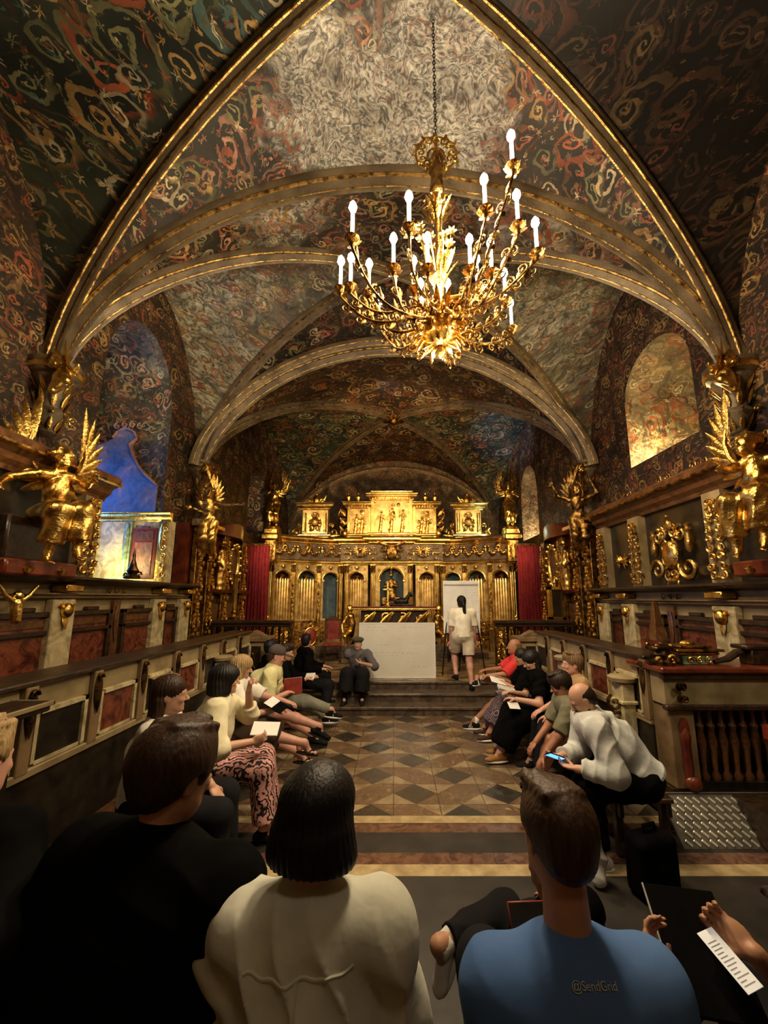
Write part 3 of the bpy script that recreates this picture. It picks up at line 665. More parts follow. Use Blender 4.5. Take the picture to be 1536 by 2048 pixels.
def hair(kind, c, rm, sc=1.0, length=.3, vol=0.0):
    s = S(); T = lambda x, y, z: c + rm @ (np.array((x, y, z), float) * sc); v = vol
    e = lambda p, r, k=.02, sub=False: s.ell(T(*p), np.array(r) * sc, rm, k * sc, sub)
    face = lambda: (e((0, .105, -.045), (.066, .06, .085), .012, True))
    if kind == 'short':
        e((0, -.018, .045), (.084 + v, .102 + v, .090 + v)); e((0, -.055, -.01), (.072, .062, .07)); e((0, .045, .088), (.06, .05, .034 + v)); e((0, .10, -.03), (.075, .055, .085), .012, True); e((0, .03, -.09), (.12, .09, .06), .012, True)
        for x in (-1, 1): e((x * .085, .012, -.02), (.016, .030, .045), .008, True)
        for i in range(9):
            a = i * .7; s.cone(T(-.05 + .012 * i, -.06, .11 + v), T(-.055 + .0135 * i, .055 + .02 * math.sin(a * 3), .118 + v + .012 * math.sin(a)), .014 * sc, .012 * sc, .012)
    elif kind == 'bob':
        e((0, -.012, .036), (.092 + v, .110 + v, .098)); e((0, -.030, -.035), (.104 + v, .094 + v, .09)); e((0, -.028, -.085), (.116 + v, .088 + v, .08)); face(); e((0, .11, -.10), (.075, .085, .09), .012, True); s.box(T(0, 0, -.20), (.2, .2, .09), rm, .005, .004, True)
    elif kind in ('long', 'tail', 'tailhigh'):
        e((0, -.014, .038), (.086 + v, .106 + v, .095)); e((0, -.045, -.03), (.076 + v, .066, .08)); face()
        if kind == 'long':
            b0 = np.array(T(0, -.055, -.05)); dn = V3(0, 0, -1)
            for x in (-.06, -.03, 0, .03, .06):
                q = T(x, -.07 + abs(x) * .5, -.03); s.chain([q, q + dn * length * .5 * sc + rm @ V3(x * .3, -.02, 0), q + dn * length * sc + rm @ V3(x * .2, -.01, 0)], [.034, .036, .02], .02)
        else:
            q = T(0, -.105, .02 if kind == 'tail' else .06); s.ell(q, .026, None, .01)
            s.chain([q, q + rm @ V3(.012, -.03, -.07), q + rm @ V3(.02, -.02, -.22), q + rm @ V3(.03, -.015, -length), q + rm @ V3(.035, -.012, -length - .1)], [.024, .032, .034, .026, .006], .015)
    elif kind == 'stubble':
        e((0, -.016, .024), (.0785, .097, .084)); e((0, -.06, -.01), (.07, .052, .07)); e((0, .085, .02), (.2, .085, .2), .01, True); e((0, .02, .12), (.058, .085, .045), .01, True); e((0, .03, -.09), (.12, .09, .06), .012, True)
        for x in (-1, 1): e((x * .085, .0, -.02), (.016, .030, .045), .008, True)
    elif kind == 'beard':
        e((0, .046, -.085), (.050, .050, .040)); e((.044, .015, -.06), (.028, .04, .036)); e((-.044, .015, -.06), (.028, .04, .036)); e((0, .098, -.055), (.022, .016, .013), .006, True); e((0, .09, .0), (.07, .06, .045), .006, True)
        e((0, .085, -.040), (.026, .016, .006), .004)
    return s
def strands(c, f=55, a=.0035, seed=0):
    def g(X, Y, Z):
        th = np.arctan2(X - c[0], Y - c[1]); return a * np.sin(th * f * .5 + 3 * np.sin(Z * 14 + seed) + seed) * np.ones_like(Z)
    return g
def shoe(s, ank, d, sc=1.0, heel=.0):
    """closed shoe below an ankle, pointing along d"""
    d = unit(d); up = V3(0, 0, 1); up = unit(up - d * (up @ d)); r = np.cross(d, up); rot = np.stack([r, d, up], 1); f = ank - up * .055 * sc
    s.ell(f - d * .035 * sc, (.036 * sc, .045 * sc, .040 * sc), rot, .02); s.ell(f + d * .05 * sc - up * .008 * sc, (.040 * sc, .075 * sc, .034 * sc), rot, .02); s.ell(f + d * .125 * sc - up * .018 * sc, (.043 * sc, .060 * sc, .025 * sc), rot, .02)
    s.cone(ank, ank - up * .04 * sc, .046 * sc, .044 * sc, .02, flat='a')
    return f, d, up, r, rot
def foot(s, ank, d, sc=1.0):
    d = unit(d); up = V3(0, 0, 1); up = unit(up - d * (up @ d)); r = np.cross(d, up); rot = np.stack([r, d, up], 1); f = ank - up * .055 * sc
    s.ell(f - d * .035 * sc, (.028 * sc, .034 * sc, .032 * sc), rot, .02); s.cone(ank, f + d * .06 * sc - up * .004, .034 * sc, .026 * sc, .03); s.ell(f + d * .09 * sc - up * .014 * sc, (.038 * sc, .055 * sc, .018 * sc), rot, .02)
    for i in range(5):
        x = (-.030 + .0145 * i) * sc; s.cone(f + d * .115 * sc + r * x - up * .017 * sc, f + d * (.152 - .006 * abs(i - 1)) * sc + r * x - up * .020 * sc, .0095 * sc, .0082 * sc, .004)
    return f, d, up, r, rot

def person(name, label, loc, face, seat=.46, lean=(0, .05, .0), sc=1.0, sw=.185, hd=(0, 0, 0), hands=None, feet=None, knees=None, elbows=None, top=None, bottom=None, hair_=None, shoes=None,
           skin_='skin_light', h=.0085, hnd=None, extra=None, male=False, eyes_=False, headlift=0.0, nolegs=False, hh=None, hip=.10):
    """one figure in local axes: x to its right, y where it faces, z up; origin under the pelvis"""
    root = thing(name, label, 'person', loc, face); root.scale = (sc,) * 3
    stand = seat > .8; Pv = V3(0, 0, seat + .09); ln = np.array(lean, float); spine = .47
    C = Pv + V3(0, 0, .27) + ln * .55; N = Pv + V3(0, 0, spine) + ln; Hc = N + V3(0, .025, .135 + headlift) + rotm(*hd) @ V3(0, .03, .02) - V3(0, .02, .02)
    sd = unit(np.cross(unit(N - C), V3(0, 1, 0)));  sd = V3(1, 0, 0) if abs(sd[0]) < .3 else sd * (1 if sd[0] > 0 else -1)
    tw = (extra or {}).get('twist', 0); sd = rotm(tw) @ sd; rm = rotm(*hd)
    Sh = {-1: N - sd * sw - V3(0, 0, .055), 1: N + sd * sw - V3(0, 0, .055)}
    Hp = {i: Pv + V3(i * hip, .02, -.03) for i in (-1, 1)}
    hands = hands or {-1: (-.16, .40, seat + .22), 1: (.16, .40, seat + .22)}; feet = feet or {-1: (-.13, .50, .09), 1: (.13, .50, .09)}
    El = {}; Wr = {}; Kn = {}; An = {}
    for i in (-1, 1):
        El[i], Wr[i] = ik(Sh[i], hands[i], .29, .25, (elbows or {}).get(i, (i * .5, -.5, -.7))); Kn[i], An[i] = ik(Hp[i], feet[i], .43, .41, (knees or {}).get(i, (i * .1, 1, .6)))
    J = dict(P=Pv, C=C, N=N, H=Hc, Sh=Sh, El=El, Wr=Wr, Kn=Kn, An=An, Hp=Hp, rm=rm, sd=sd)
    s = S()
    s.cone(Pv, C, .125, .12, .05); s.cone(C, N - V3(0, 0, .06), .115, .085, .05); s.cone(Sh[-1], Sh[1], .058, .058, .05); s.cone(N - V3(0, 0, .03), Hc - rm @ V3(0, .015, .05), .056 + .006 * male, .052, .03); head(s, Hc, rm, 1.0, male)
    for i in (-1, 1):
        s.chain([Sh[i], El[i], Wr[i]], [.050, .040, .028], .03)
        hd_, hn_, cu = (hnd or {}).get(i, (unit(Wr[i] - El[i]), (0, 0, -1), .5)); hand(s, Wr[i], hd_, hn_, i * -1, cu)
        if not nolegs:
            s.chain([Hp[i], Kn[i]], [.088, .060], .04); ca = Kn[i] + (An[i] - Kn[i]) * .3; s.chain([Kn[i], ca, An[i]], [.054, .056, .036], .03)
            fd = (extra or {}).get('foot', {}).get(i, (i * .15, 1, -.05)); fi = foot(s, An[i], fd) if True else None
    me = s.mesh('body', skin_, h); put('body', me, root)
    if eyes_: eyes(Hc, rm, 1.0, root)
    if top:
        mt, slv, loose, kw = top; t = S(); g = .012 + loose * .75; hem = kw.get('hem', .0); fr = lambda a, b, u: a + (b - a) * u
        t.cone(Pv - V3(0, 0, hem), C, .135 + g * 1.3, .13 + g, .05, flat='a'); t.cone(C, N - V3(0, 0, .07), .128 + g, .095 + g, .05); t.cone(Sh[-1] - V3(0, 0, .005), Sh[1] - V3(0, 0, .005), .062 + g, .062 + g, .05)
        t.cone(N - V3(0, .01, .07), N + V3(0, .0, .015), .09, .064 + g * .3, .03, flat='b')
        for i in (-1, 1):
            sv = slv[i] if isinstance(slv, dict) else slv
            if sv <= 1: t.cone(Sh[i], fr(Sh[i], El[i], max(sv, .05)), .056 + g, .048 + g * 1.3, .03, flat='b')
            else: t.cone(Sh[i], El[i], .058 + g, .046 + g * 1.1, .03); t.cone(El[i], fr(El[i], Wr[i], sv - 1), .046 + g * 1.1, .030 + g, .03, flat='b')
        if kw.get('collar'): t.cone(N - V3(0, 0, .01), N + V3(0, .012, .045), .072, .066, .01, flat='b'); 
        if kw.get('hood'):
            q = N + V3(0, -.075, -.01); t.chain([N + V3(-.115, .03, -.02), N + V3(-.10, -.07, -.0), N + V3(0, -.125, -.015), N + V3(.10, -.07, -.0), N + V3(.115, .03, -.02)], [.03, .048, .06, .048, .03], .02)
            t.cone(N - V3(0, 0, .02), N + V3(0, .0, .05), .078, .070, .02, flat='b')
        if kw.get('pre'): kw['pre'](t, J)
        nr = tuple(kw.get('dir', (.5, .4, 1))); me = t.mesh('top', mt, h, disp=rip(kw.get('amp', .0065), kw.get('frq', 52), nr, kw.get('seed', len(label)))); put(kw.get('name', 'shirt'), me, root)
        J['top'] = t
    if bottom and not nolegs:
        mt, lg, loose, kw = bottom; t = S(); g = .012 + loose; fr = lambda a, b, u: a + (b - a) * u
        t.ell(Pv + V3(0, 0, -.01), (.175 + loose, .135 + loose, .13), None, .03); t.cone(Pv, Pv + V3(0, 0, .08) + ln * .1, .138, .13, .03, flat='b')
        for i in (-1, 1):
            if lg <= 1: t.cone(Hp[i], fr(Hp[i], Kn[i], lg), .092 + g, .070 + g * 1.6, .04, flat='b')
            else: t.cone(Hp[i], Kn[i], .092 + g, .066 + g * 1.2, .04); t.cone(Kn[i], fr(Kn[i], An[i], lg - 1), .064 + g * 1.2, .046 + g * kw.get('flare', 1.0), .03, flat='b')
        if kw.get('skirt'):
            z0 = kw['skirt']
            for u in (0, .25, .5, .75, 1): 
                a = Hp[-1] * (1 - u) + Hp[1] * u; b = Kn[-1] * (1 - u) + Kn[1] * u; t.cone(a, b, .09 + g, .072 + g, .06)
                an = An[-1] * (1 - u) + An[1] * u; c_ = b + (an - b) * z0; t.cone(b, c_, .072 + g, .075 + g, .06, flat='b')
        me = t.mesh('bottom', mt, h, disp=rip(kw.get('amp', .006), kw.get('frq', 46), (.3, .8, .6), 3 + len(label))); put(kw.get('name', 'trousers'), me, root)
    if hair_:
        kind, mt, kw = hair_; hs = hair(kind, Hc, rm, 1.0, kw.get('len', .3), kw.get('vol', 0)); put('hair', hs.mesh('hair', mt, hh or h * .85, disp=strands(Hc, kw.get('f', 55), kw.get('a', .003))), root)
        if kw.get('beard'): put('beard', hair('beard', Hc, rm).mesh('beard', kw['beard'], h * .8), root)
    if shoes and not nolegs:
        mt, kw = shoes
        for i in (-1, 1):
            fd = (extra or {}).get('foot', {}).get(i, (i * .15, 1, -.05))
            if kw.get('sandal'):
                f_, d, up, r, rot = foot(S(), An[i], fd); m = MB(); so = S(); so.ell(f_ + d * .055 - up * .040, (.046, .128, .012), rot, .01); q = so.mesh('sole', mt, h); o = put('sandal', q, root)
                st = MB(); c0 = f_ + d * .105
                st.tube([tuple(c0 + r * .045 - d * .06 - up * .03), tuple(c0 + r * .025 - d * .02 + up * .012), tuple(c0 + d * .02 + up * .008), tuple(c0 - r * .025 - d * .02 + up * .012), tuple(c0 - r * .045 - d * .06 - up * .03)], .009, 6, .4)
                st.tube([tuple(c0 + r * .042 - up * .02), tuple(c0 + up * .014), tuple(c0 - r * .042 - up * .02)], .009, 6, .4); st.obj('strap', mt, o)
            else:
                t = S(); f_, d, up, r, rot = shoe(t, An[i], fd); o = put('shoe', t.mesh('shoe', mt, h * .85), root)
                so = S(); so.ell(f_ + d * .045 - up * .045, (.050, .140, .014), rot, .01); put('sole', so.mesh('sole', kw.get('sole', mt), h * .85), o)
                if kw.get('stripe'):
                    for q in range(kw['stripe']):
                        for sd_ in (-1, 1): m = MB(); a = f_ + d * (.03 + .022 * q) + r * .0405 * sd_; m.tube([tuple(a - up * .025 + d * .008), tuple(a + up * .018 - d * .008 - r * .008 * sd_)], .0045, 6); m.obj('stripe', 'paper_white', o)
            if kw.get('sock'): t = S(); t.cone(An[i] - V3(0, 0, .02), An[i] + (Kn[i] - An[i]) * kw.get('sockh', .16), .048, .043, .01, flat='ab'); put('sock', t.mesh('sock', kw['sock'], h * .8), root)
    return root, J
def wpt(root, p):
    """figure-local point to world"""
    a = root.rotation_euler.z; s_ = root.scale[0]; x, y, z = [float(v) * s_ for v in p]
    return (root.location.x + x * math.cos(a) - y * math.sin(a), root.location.y + x * math.sin(a) + y * math.cos(a), root.location.z + z)
# ================================================================ ALTAR AND SANCTUARY
nm('gold_wall', (.40, .25, .07), (.78, .56, .22), 5, .42, .75, .15, bs=25)
nm('frieze_ground', (.10, .06, .03), (.22, .15, .08), 8, .5, .3, .2)
nm('blue_ground', (.02, .05, .08), (.06, .11, .13), 4, .5)
def molding(m, x0, x1, y, z, prof_, side=.0):
    """cornice running along x, front towards -y; prof_ = (depth, height) pairs from bottom to top"""
    pts = [(0, prof_[0][1])] + list(prof_) + [(0, prof_[-1][1])]
    m.loft([[(x0 - d * side, y - d, z + h) for d, h in pts], [(x1 + d * side, y - d, z + h) for d, h in pts]])
CORN = [(.02, 0), (.04, .03), (.04, .05), (.10, .10), (.16, .12), (.16, .17), (.19, .20), (.20, .22)]
def capital(m, x, y, z, w_, h_):
    m.box((x - w_ * .5, y - w_ * .5, z + h_ * .85), (x + w_ * .5, y + w_ * .3, z + h_), .01)
    for i in (-1, 0, 1):
        for j in (0, 1): m.leaf((x + i * w_ * .25, y - w_ * .22, z + h_ * .42 * j), (x + i * w_ * .42, y - w_ * .5, z + h_ * (.5 + .38 * j)), w_ * .17, (0, -1, .2), curl=.02)
    for i in (-1, 1): spiral(m, (x + i * w_ * .38, y - w_ * .45, z + h_ * .75), w_ * .16, 1.2, 0, i, w_ * .05, n=10)
def fluted(m, x, y, z0, z1, r, n=10):
    """half-round shaft with flutes"""
    rings = []
    for z in (z0, z1):
        rings.append([(x + math.cos(a) * r * q, y - math.sin(a) * r * q, z) for a, q in [(2 * PI * i / (n * 4), 1.0 if (i % 4) in (0, 1) else .88) for i in range(n * 4)]])
    m.loft(rings); m.lathe([(r * 1.25, z0 - .06), (r * 1.3, z0 - .03), (r * 1.05, z0)], (x, y, 0), 16)
def cherub_mb(sc=1.0, wings=True):
    m = MB(); m.ball((0, -.02, 0), (.075 * sc, .075 * sc, .085 * sc), 12, 10); m.ball((0, -.085 * sc, -.012 * sc), .018 * sc); 
    for x in (-1, 1):
        m.ball((x * .035 * sc, -.075 * sc, -.025 * sc), .028 * sc); m.ball((x * .028 * sc, -.085 * sc, .02 * sc), .010 * sc)
    for i in range(11):
        a = PI * i / 10; m.ball((math.cos(a) * .07 * sc, -.03 * sc, math.sin(a) * .075 * sc + .01), .026 * sc, 6, 5)
    if wings:
        for x in (-1, 1):
            for k in range(5):
                a = R(55 - 32 * k); m.leaf((x * .06 * sc, 0, -.02 * sc), (x * (.06 + .20 * math.cos(a)) * sc, -.01, (.20 * math.sin(a)) * sc), .035 * sc, (0, -1, 0), curl=-.02)
    return m
def swag(m, x0, x1, y, z, drop, r):
    n = 9
    for i in range(n):
        t = i / (n - 1); m.ball((x0 + (x1 - x0) * t, y - .02, z - drop * math.sin(PI * t)), r * (.75 + .5 * math.sin(PI * t)), 7, 6)
    for x in (x0, x1): m.ball((x, y - .02, z), r * 1.2, 8, 6); m.leaf((x, y, z), (x, y - .02, z - drop * .8), r * .8)
CH = cherub_mb().mesh('cherub', 'gold'); CHG = {}
fol = {k: foliage(MB(), 1, 1, 5, k, .018, .03).mesh('foliage', 'gold') for k in range(4)}
altar = thing('altarpiece', 'gilded carved altarpiece with arched fluted niches filling the end of the hall', 'altarpiece', (-.06, 0, .45))
def Aput(n, me, parent=None, **kw): return put(n, me, parent or altar, **kw)
def bay(cx, cy, ang, w_, kind=0, z0=.95, z1=2.72, key=1):
    """arched niche bay; local x along the wall, front towards local -y"""
    o = bpy.data.objects.new('niche_bay', None); COL.objects.link(o); o.parent = altar; o.location = (cx, cy, 0); o.rotation_euler = (0, 0, R(ang))
    r = w_ * .33; zs = 2.22; out = [(-r, z0)] + [(-r * math.cos(PI * i / 16), zs + r * math.sin(PI * i / 16)) for i in range(17)] + [(r, z0)]
    m = MB()      # wall round the opening
    m.box((-w_ / 2, 0, 0), (-r, .12, z1)); m.box((r, 0, 0), (w_ / 2, .12, z1)); m.box((-r, 0, 0), (r, .12, z0))
    for i in range(16):
        a, b = out[i + 1], out[i + 2]; m.prism([(a[0], a[1]), (b[0], b[1]), (b[0], z1), (a[0], z1)], 0, .12)
    m.obj('niche_wall', 'gold_wall', o, False)
    m = MB(); m.box((-r - .03, .28, z0 - .05), (r + .03, .32, zs + r + .05)); m.box((-r - .04, .1, z0 - .05), (-r, .3, zs + r)); m.box((r, .1, z0 - .05), (r + .04, .3, zs + r)); m.obj('niche_lining', ['maroon_wood', 'blue_ground', 'blue_ground', 'maroon_wood'][kind], o, False)
    if kind != 2:
        m = MB(); n = 6
        for i in range(n):
            x = -r + 2 * r * (i + .5) / n; m.lathe([(r / n * .9, z0), (r / n * .9, zs - .02), (r / n * .4, zs + .03)], (x, .10, 0), 8)
        m.box((-r, .10, z0), (r, .16, zs - .03)); m.obj('fluted_panel', 'gold_wall', o)
        m = MB(); m.lathe([(.0, 0), (.06, .01), (.04, .05), (.09, .10), (.10, .14), (.03, .17), (.0, .2)], (0, .16, zs), 12); m.obj('urn', 'gold', o)
    m = MB(); m.tube([(p[0] * 1.10, -.02, zs + (p[1] - zs) * 1.08) for p in out[1:-1]], .028, 8); m.tube([(p[0] * 1.0, -.01, zs + (p[1] - zs)) for p in out[1:-1]], .014, 6)
    for x in (-1, 1): m.box((x * (r + .01) - .045, -.05, zs - .06), (x * (r + .01) + .045, .02, zs), .008)
    m.obj('arch_band', 'gold_bright', o)
    m = MB(); m.ball((0, -.05, z1 - .10), (.055, .03, .075), 10, 8)
    for x in (-1, 1): spiral(m, (x * .07, -.04, z1 - .08), .04, 1.1, PI / 2, x, .010, n=10); spiral(m, (x * w_ * .36, -.02, z1 - .16), .05, 1.2, 0, x, .010, n=10)
    m.obj('keystone', 'gold', o); return o
def pilaster(cx, cy, ang, w_, z0, z1, full=True, mt='gold_bright', nm_='pilaster'):
    m = MB(); m.M = Matrix.Translation((cx, cy, 0)) @ Matrix.Rotation(R(ang), 4, 'Z')
    m.box((-w_ * .6, -w_ * .6, 0), (w_ * .6, w_ * .4, z0 - .30), .01); m.box((-w_ * .65, -w_ * .65, z0 - .36), (w_ * .65, w_ * .4, z0 - .28), .01)
    if full: fluted(m, 0, -.02, z0 - .2, z1 - .30, w_ * .42)
    else: m.box((-w_ * .4, -w_ * .35, z0 - .28), (w_ * .4, w_ * .3, z1 - .28), .01)
    capital(m, 0, 0, z1 - .30, w_, .30)
    for k in range(3): m.leaf((0, -w_ * .5, z0 - .22 + .1 * k), (0, -w_ * .65, z0 - .02 + .1 * k), w_ * .35, (0, -1, 0))
    o = m.obj(nm_, mt, altar)
    if not full:
        g = MB(); g.M = m.M
        for k in range(5): 
            z = z0 - .1 + (z1 - z0 - .4) * k / 5; spiral(g, (0, -w_ * .42, z), w_ * .3, 1.2, k, 1 if k % 2 else -1, w_ * .08, n=12); g.leaf((0, -w_ * .38, z), (0, -w_ * .55, z + .2), w_ * .28)
        g.obj('carved_drop', 'gold', o)
    return o
Z1 = 2.72
# plan of the curved wings, then the straight centre
WING = [(-3.78, 12.10), (-3.15, 12.52), (-2.40, 12.90), (-1.72, 13.12)]
for sx in (-1, 1):
    for i in range(3):
        a, b = WING[i], WING[i + 1]; ax_, bx = sx * a[0] * -1 if False else (a[0] * (1 if sx < 0 else -1)), b[0] * (1 if sx < 0 else -1)
        cx, cy = (ax_ + bx) / 2, (a[1] + b[1]) / 2; L = math.dist(a, b); ang = math.degrees(math.atan2(b[1] - a[1], b[0] - a[0])) * (1 if sx < 0 else -1)
        bay(cx, cy, ang, L * 1.0, i % 3 if i != 1 else 1)
        # frieze, cornice pieces
        T = Matrix.Translation((cx, cy, 0)) @ Matrix.Rotation(R(ang), 4, 'Z')
        m = MB(); m.M = T; m.box((-L / 2 - .05, -.02, Z1 + .12), (L / 2 + .05, .15, 3.42)); m.obj('frieze', 'frieze_ground', altar, False)
        m = MB(); m.M = T; molding(m, -L / 2 - .06, L / 2 + .06, 0, Z1, [(d * .55, h * .6) for d, h in CORN]); molding(m, -L / 2 - .09, L / 2 + .09, 0, 3.40, [(d * 1.1, h) for d, h in CORN]); m.obj('cornice', 'gold_bright', altar, False)
        m = MB(); m.M = T; swag(m, -L * .42, -L * .02, -.08, 3.28, .24, .045); swag(m, L * .02, L * .42, -.08, 3.28, .24, .045); m.obj('swag', 'gold', altar)
        c = Aput('cherub_head', CH, loc=(cx, cy, 3.28), rot=(0, 0, R(ang)), scale=1.35); 
        m = MB(); m.M = T; m.box((-L / 2, -.02, 0), (L / 2, .0, .9)); m.obj('dado', 'gold_dark', altar, False)
        g = Aput('dado_carving', fol[i % 3], loc=(cx, cy - .03, .05), rot=(0, 0, R(ang)), scale=(L * .8, 1, .8))
    for i, p in enumerate(WING):
        pilaster(p[0] * (1 if sx < 0 else -1), p[1] - .06, -30 * sx * -1 if False else 0, .34 if i == 0 else (.16 if i < 3 else .2), .95, Z1, i in (0, 3))
    # corner pier above the outer column with a leafy block
    x = WING[0][0] * (1 if sx < 0 else -1)
    m = MB(); m.box((x - .17, 11.9, Z1 + .02), (x + .17, 12.3, 3.42), .015); m.box((x - .27, 11.78, 3.42), (x + .27, 12.4, 3.60), .03); m.box((x - .22, 11.84, 3.60), (x + .22, 12.3, 3.78), .03); m.obj('corner_pier', 'gold', altar)
    g = Aput('pier_carving', fol[3], loc=(x, 11.89, Z1 + .06), scale=(.42, 1, .62))
    m = MB(); m.box((x - .24, 11.85, .0), (x + .24, 12.3, .62), .03); 
    for k in range(6): m.leaf((x - .2 + .08 * k, 11.85, .3), (x - .24 + .096 * k, 11.72, .75), .06)
    m.ball((x - .08 * sx, 11.78, .86), (.12, .10, .14), 12, 8); m.obj('pedestal', 'gold', altar)
for i, (cx, w_, kd) in enumerate(((-1.17, .74, 0), (0, .98, 2), (1.17, .74, 0))): bay(cx, 12.98, 0, w_ if i != 1 else 1.2, kd, z1=Z1)
for x in (-1.50, -.62, .62, 1.50): pilaster(x, 12.86, 0, .19, .95, Z1)
m = MB(); m.box((-1.72, 12.92, Z1 + .12), (1.72, 13.15, 3.42)); m.obj('frieze', 'frieze_ground', altar, False)
m = MB(); molding(m, -1.7, 1.7, 12.95, Z1, [(d * .7, h * .6) for d, h in CORN]); molding(m, -1.75, 1.75, 12.95, 3.40, [(d * 1.2, h) for d, h in CORN], 1)
molding(m, -.72, .72, 12.80, 3.42, [(d * 1.4, h) for d, h in CORN], 1); m.obj('cornice', 'gold_bright', altar, False)
for x in (-1.5, -1.06, -.62, .62, 1.06, 1.5):
    k = Aput('frieze_console', foliage(MB(), .22, .5, 3, int(x * 9), .014, .03).mesh('console', 'gold_bright'), loc=(x, 12.88, 2.86)) if abs(x) != 1.06 else Aput('cherub_head', CH, loc=(x, 12.88, 3.22), scale=1.0)
    if abs(x) == 1.06: m = MB(); swag(m, x - .32, x + .32, 12.86, 3.18, .18, .035); m.obj('swag', 'gold', altar)
# crowned shield in the middle of the frieze
m = MB(); m.ball((0, 12.78, 3.12), (.20, .08, .26), 14, 10); 
for x in (-1, 1):
    spiral(m, (x * .30, 12.76, 3.24), .13, 1.4, PI / 2, x, .03, n=16); spiral(m, (x * .26, 12.76, 2.98), .10, 1.4, -PI / 2, -x, .025, n=16); m.leaf((x * .1, 12.75, 3.35), (x * .52, 12.7, 3.5), .05)
m.obj('frieze_shield', 'gold_dark', altar)
# attic: centre relief, side reliefs, crested pedestals
def attic(x0, x1, y, z0, z1, seed, top=1, mt='gold_wall'):
    cx = (x0 + x1) / 2; w_ = x1 - x0; o = bpy.data.objects.new('attic_relief', None); COL.objects.link(o); o.parent = altar
    m = MB(); m.box((x0, y, z0), (x1, y + .25, z1)); m.obj('panel', mt, o, False)
    m = MB(); m.box((x0, y - .05, z0), (x0 + .09, y, z1)); m.box((x1 - .09, y - .05, z0), (x1, y, z1)); molding(m, x0 - .02, x1 + .02, y - .02, z0, [(d * .5, h * .6) for d, h in CORN], 1); molding(m, x0 - .02, x1 + .02, y - .02, z1 - .06, [(d * .85, h) for d, h in CORN], 1)
    for k in range(int(w_ / .09)): m.box((x0 + .03 + k * .09, y - .13, z1 - .04), (x0 + .08 + k * .09, y - .02, z1 + .02))
    m.obj('frame', 'gold_bright', o, False)
    s = S(); rd = random.Random(seed); h_ = z1 - z0 - .3
    for f_ in range(3 if w_ > .9 else 2):      # small relief figures
        fx = cx + (f_ - (1 if w_ > .9 else .5)) * w_ * .26; fz = z0 + .14; hh_ = h_ * rd.uniform(.72, .9)
        s.chain([(fx - .03, y - .02, fz), (fx, y - .03, fz + hh_ * .45), (fx + .02, y - .04, fz + hh_ * .78)], [.07, .055, .05], .03); s.ell((fx + .02, y - .06, fz + hh_ * .93), .045, None, .01)
        for q in (-1, 1): s.chain([(fx + q * .05, y - .04, fz + hh_ * .74), (fx + q * .12, y - .06, fz + hh_ * rd.uniform(.5, .7)), (fx + q * rd.uniform(.06, .16), y - .07, fz + hh_ * rd.uniform(.5, .95))], [.03, .025, .02], .01)
    for k in range(7): s.ell((rd.uniform(x0 + .15, x1 - .15), y - .01, rd.uniform(z0 + .2, z1 - .15)), (rd.uniform(.05, .1), .03, rd.uniform(.04, .09)), None, .02)
    put('relief_figures', s.mesh('relief', 'gold', .014, disp=rip(.006, 70)), o); return o
attic(-.70, .70, 12.86, 3.66, 4.98, 1); attic(-1.52, -.72, 13.0, 3.66, 4.72, 2); attic(.72, 1.52, 13.0, 3.66, 4.72, 3)
m = MB(); m.box((-.5, 12.75, 4.98), (.5, 13.1, 5.10), .01); molding(m, -.55, .55, 12.8, 4.98, [(d * .8, h) for d, h in CORN], 1); m.obj('attic_cornice', 'gold_bright', altar, False)
